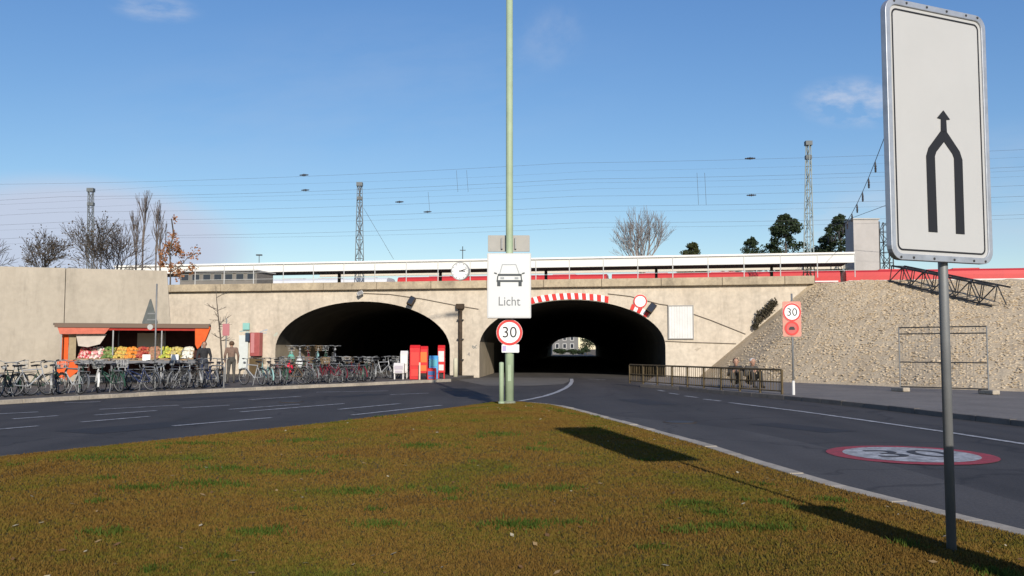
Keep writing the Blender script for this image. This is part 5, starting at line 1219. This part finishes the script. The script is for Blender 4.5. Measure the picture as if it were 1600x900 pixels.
def make_bike(label, group, basket, frame_mat, ladies):
    r = proto('bicycle', label, 'bicycle', group)
    WB, RW_ = 1.06, .335
    BW, FW = Vector((-.46, 0, RW_)), Vector((.60, 0, RW_)); BB = Vector((-.02, 0, .29)); ST = Vector((-.20, 0, .78)); HT, HB = Vector((.42, 0, .86)), Vector((.46, 0, .68))
    m = MB(); m.tube(BB, ST, .018); m.tube(BB, HB, .019)
    if ladies: m.tube(ST.lerp(BB, .55), HB + Vector((0, 0, .04)), .017)
    else: m.tube(ST, HT - Vector((0, 0, .05)), .017)
    m.tube(HT, HB, .02)
    for s in (-.055, .055):
        m.tube(BB, BW + Vector((0, s, 0)), .011); m.tube(ST - Vector((0, 0, .08)), BW + Vector((0, s, 0)), .010); m.tube(HB - Vector((0, -s * .4, .03)), FW + Vector((0, s, 0)), .012)
    m.build('frame', frame_mat, r)
    for C in (BW, FW):
        m = MB(); m.torus(C, Y3, RW_ - .02, .02, 22, 5); w = m.build('wheel', RUBBER, r)
        m = MB(); m.torus(C, Y3, RW_ - .045, .010, 22, 4); m.tube(C - Y3 * .05, C + Y3 * .05, .025, n=6)
        for k in range(9): a = 2 * math.pi * k / 9; m.tube(C + Y3 * (.02 if k % 2 else -.02), C + Vector((math.cos(a), 0, math.sin(a))) * (RW_ - .05), .0025, n=3)
        m.build('rim', STEEL, w)
        m = MB(); vs = []; 
        a0, a1 = (R(20), R(200)) if C is BW else (R(35), R(175))
        for k in range(11):
            a = a0 + (a1 - a0) * k / 10; d = Vector((math.cos(a), 0, math.sin(a))) * (RW_ + .022); vs += [C + d - Y3 * .028, C + d + Y3 * .028]
        m.add(vs, [(2 * k, 2 * k + 1, 2 * k + 3, 2 * k + 2) for k in range(10)]); m.build('mudguard', frame_mat if basket else STEEL, r)
    m = MB(); SD = ST + Vector((-.03, 0, .13)); m.tube(ST, SD, .013); m.build('seat_post', STEEL, r)
    m = MB(); m.add([SD + Vector(v) for v in ((-.13, -.085, .03), (-.13, .085, .03), (0, .05, .045), (.15, .018, .03), (.15, -.018, .03), (0, -.05, .045), (-.12, -.07, -.02), (-.12, .07, -.02), (.14, .012, 0), (.14, -.012, 0))],
                      [(0, 5, 2, 1), (5, 4, 3, 2), (6, 7, 8, 9), (0, 1, 7, 6), (3, 4, 9, 8), (1, 2, 3, 8, 7), (0, 6, 9, 4, 5)]); m.build('saddle', BLACK, r)
    HS = HT + Vector((-.02, 0, .14)); m = MB(); m.tube(HT, HS, .014); m.tube(HS, HS + Vector((.05, 0, .03)), .014)
    for s in (-1, 1): m.path([HS + Vector((.05, 0, .03)), HS + Vector((.05, s * .14, .06)), HS + Vector((-.02, s * .27, .06)), HS + Vector((-.14, s * .29, .04))], .012, 6)
    m.build('handlebar', STEEL, r)
    for s in (-1, 1): MB().tube(HS + Vector((-.03, s * .272, .06)), HS + Vector((-.15, s * .292, .04)), .017).build('grip', RUBBER, r)
    m = MB(); m.torus(BB, Y3, .09, .012, 14, 4); m.tube(BB + Vector((0, .06, 0)), BB + Vector((.1, .06, -.13)), .01); m.tube(BB - Vector((0, .06, 0)), BB + Vector((-.1, -.06, .13)), .01); m.box(BB + Vector((.1, .11, -.13)), (.09, .08, .02)); m.box(BB + Vector((-.1, -.11, .13)), (.09, .08, .02)); m.build('crank', STEEL, r)
    m = MB()
    for s in (-.06, .06): m.path([ST + Vector((0, s, -.06)), ST + Vector((-.5, s, -.06)), BW + Vector((0, s, 0))], .007, 4)
    m.box(ST + Vector((-.32, 0, -.055)), (.36, .12, .01)); m.build('luggage_rack', STEEL, r)
    MB().lathe(HT + Vector((.08, 0, .02)), [(.02, 0), (.045, .03), (.05, .09), (.0, .1)], 8, axis=(1, 0, 0)).build('headlight', STEEL, r)
    MB().tube(BB + Vector((-.06, .05, .02)), Vector((.0 - .10, .16, .01)), .010).build('kickstand', STEEL, r)
    if basket:
        m = MB(); bc = HS + Vector((.22, 0, -.06))
        for z, sc in ((-.12, .8), (0, .9), (.12, 1.0)):
            q = [bc + Vector((x * sc, y * sc, z)) for x, y in ((-.14, -.18), (.14, -.18), (.14, .18), (-.14, .18))]
            for i in range(4): m.tube(q[i], q[(i + 1) % 4], .008, n=4)
        for i in range(5):
            for sx in (-.14, .14): y = -.18 + .09 * i; m.tube(bc + Vector((sx * .8, y * .8, -.12)), bc + Vector((sx, y, .12)), .005, n=3)
            for sy in (-.18, .18): x = -.14 + .07 * i; m.tube(bc + Vector((x * .8, sy * .8, -.12)), bc + Vector((x, sy, .12)), .005, n=3)
        m.box(bc + Vector((0, 0, -.12)), (.22, .28, .008)); m.build('basket', basket, r)
    return r
def bmt(n, c_): return mat('bike_' + n, c_, .4, var=.08, scale=6)
KIN = [('black', (.018, .018, .02), None, False), ('silver grey', (.38, .39, .40), None, False), ('dark green', (.03, .075, .05), 'w', True), ('dark blue', (.025, .04, .11), None, True), ('maroon', (.16, .02, .03), 'd', True), ('pale turquoise', (.25, .42, .40), 'd', True), ('white', (.62, .62, .60), 'w', False), ('brown', (.12, .075, .04), None, False)]
BW_ = mat('basket_wire', (.42, .42, .40), .5); BWk = mat('basket_wicker', (.22, .15, .08), .8)
PRO = {}
def bike(kind, loc, rz, lean, row):
    nm, c_, bk, la_ = KIN[kind]; where = {'kerb': 'parked in the long row beside the kerb', 'arch': 'parked in the back row before the pedestrian arch', 'upper': 'parked on the raised rack before the pedestrian arch'}[row]
    px_ = 800 + loc[0] / loc[1] * F
    if row == 'kerb': where = 'by the kerb ' + ('past the end of the market stall' if px_ < 150 else 'before the market stall' if px_ < 315 else 'under the leaning street tree' if px_ < 378 else 'before the pink vending machine' if px_ < 432 else 'before the mouth of the pedestrian arch' if px_ < 560 else 'close to the newspaper boxes')
    lab = nm + ' ' + ('bicycle with a basket ' if bk else 'city bicycle ') + where
    if kind not in PRO: PRO[kind] = make_bike(lab, 'parked bicycles', (BW_ if bk == 'w' else BWk) if bk else None, bmt(nm, c_), la_); o = PRO[kind]
    else: o = copy_tree(PRO[kind])
    o['label'] = lab; o['group'] = 'parked bicycles ' + where.replace('parked ', '')
    o.location = loc; o.rotation_euler = (lean, 0, rz)
rng = random.Random(4); kd = [p + Vector((0, 0, 0)) for p in KL[1:]]
kdir = (KL[6] - KL[2]).normalized(); ka = math.atan2(kdir.y, kdir.x)
K0, K1 = KL[2], KL[7]; LK = (K1 - K0).length; d = -1.6; n_in = Vector((-kdir.y, kdir.x, 0))
while d < LK * .80:
    p = along([KL[2] - kdir * 4] + KL[2:], (d + 4) / (LK + 4)); px_ = 800 + p.x / p.y * F
    if not (395 < px_ < 425 and rng.random() < .7):
        o = p + n_in * (1.25 + rng.uniform(-.15, .25)); bike(rng.choice((0, 0, 1, 1, 2, 3, 4, 5, 6, 7)), Vector((o.x, o.y, .122)), ka + R(rng.choice((40, 62, 75, 100, 250, 225, 15)) + rng.uniform(-18, 18)), R(rng.uniform(-11, 11)), 'kerb')
    d += rng.uniform(.25, .62)
for i in range(13):
    t = i / 12; p = Vector((A(438 + 190 * t, 545, 43.2 + 1.6 * t).x, 43.2 + 1.6 * t, .122)); bike(rng.choice((0, 1, 2, 3, 4, 6, 7)), p, ka + R(rng.choice((80, 255)) + rng.uniform(-18, 18)), R(rng.uniform(-7, 7)), 'arch')
# raised rack with bicycles
r0_, r1_ = A(450, 545, 45.2), A(528, 545, 45.8); rk = thing('bicycle_rack', Vector((r0_.x, r0_.y, .118)), 'raised steel bicycle rack before the pedestrian arch', 'bicycle rack')
q0, q1 = Vector((r0_.x, r0_.y, .118)), Vector((r1_.x, r1_.y, .118)); qd = (q1 - q0).normalized(); qn = Vector((-qd.y, qd.x, 0)); HR = .48
for t in (0, .5, 1):
    for s in (-.55, .55): p = q0.lerp(q1, t) + qn * s; MB().box(p + Z3 * HR / 2, (.06, .06, HR)).build('upright', STEEL, rk)
for s in (-.55, .55): MB().tube(q0 + qn * s + Z3 * HR, q1 + qn * s + Z3 * HR, .03).build('beam', STEEL, rk)
for k in range(6): p = q0.lerp(q1, (k + .5) / 6); MB().box(p + Z3 * (HR + .03), (.10, 1.5, .03), math.atan2(qn.y, qn.x) - math.pi / 2).build('channel', STEEL, rk); bike((6, 1, 4, 5, 2, 0)[k], Vector((p.x, p.y, .118 + HR + .047)), math.atan2(qn.y, qn.x) + (math.pi if k % 2 else 0), R(rng.uniform(-3, 3)), 'upper')
# hoops
for k in range(5):
    p = along(KL[2:], .03 + .16 * k) + n_in * 1.3; r = thing('bicycle_stand', Vector((p.x, p.y, .118)), 'grey tubular hoop stand among the bicycles beside the kerb', 'bicycle stand', 'hoop stands in the bicycle row')
    a = n_in * .38; p = Vector((p.x, p.y, .118)); MB().path([p - a, p - a + Z3 * .72, p - a * .8 + Z3 * .8, p + a * .8 + Z3 * .8, p + a + Z3 * .72, p + a], .024, 8).build('hoop', STEEL, r)
    for s in (-1, 1): MB().box(p + a * s + Z3 * .005, (.12, .12, .01)).build('base_plate', STEEL, r)
# bags on bicycles
for px, Y, z, c_, lab in ((452, 42.6, .55, (.55, .02, .05), 'bright red pannier bag hanging among the bicycles'), (468, 43.0, .75, (.55, .56, .54), 'white shopping bag hanging among the bicycles before the pedestrian arch'), (455, 43.5, .95, (.12, .38, .30), 'teal cloth bundle on the bicycles before the pedestrian arch')):
    p = A(px, 545, Y); p.z = .118 + z; o = thing('bag', p, lab, 'bag'); m = MB(); ellip(m, p, (.19, .13, .25), 10); m.build('sack', mat('bag_%d' % px, c_, .7, var=.15, scale=8), o, smooth=True)
    MB().torus(p + Z3 * .27, Y3, .07, .012, 12, 4).build('strap', mat('bag_%d' % px, c_), o)
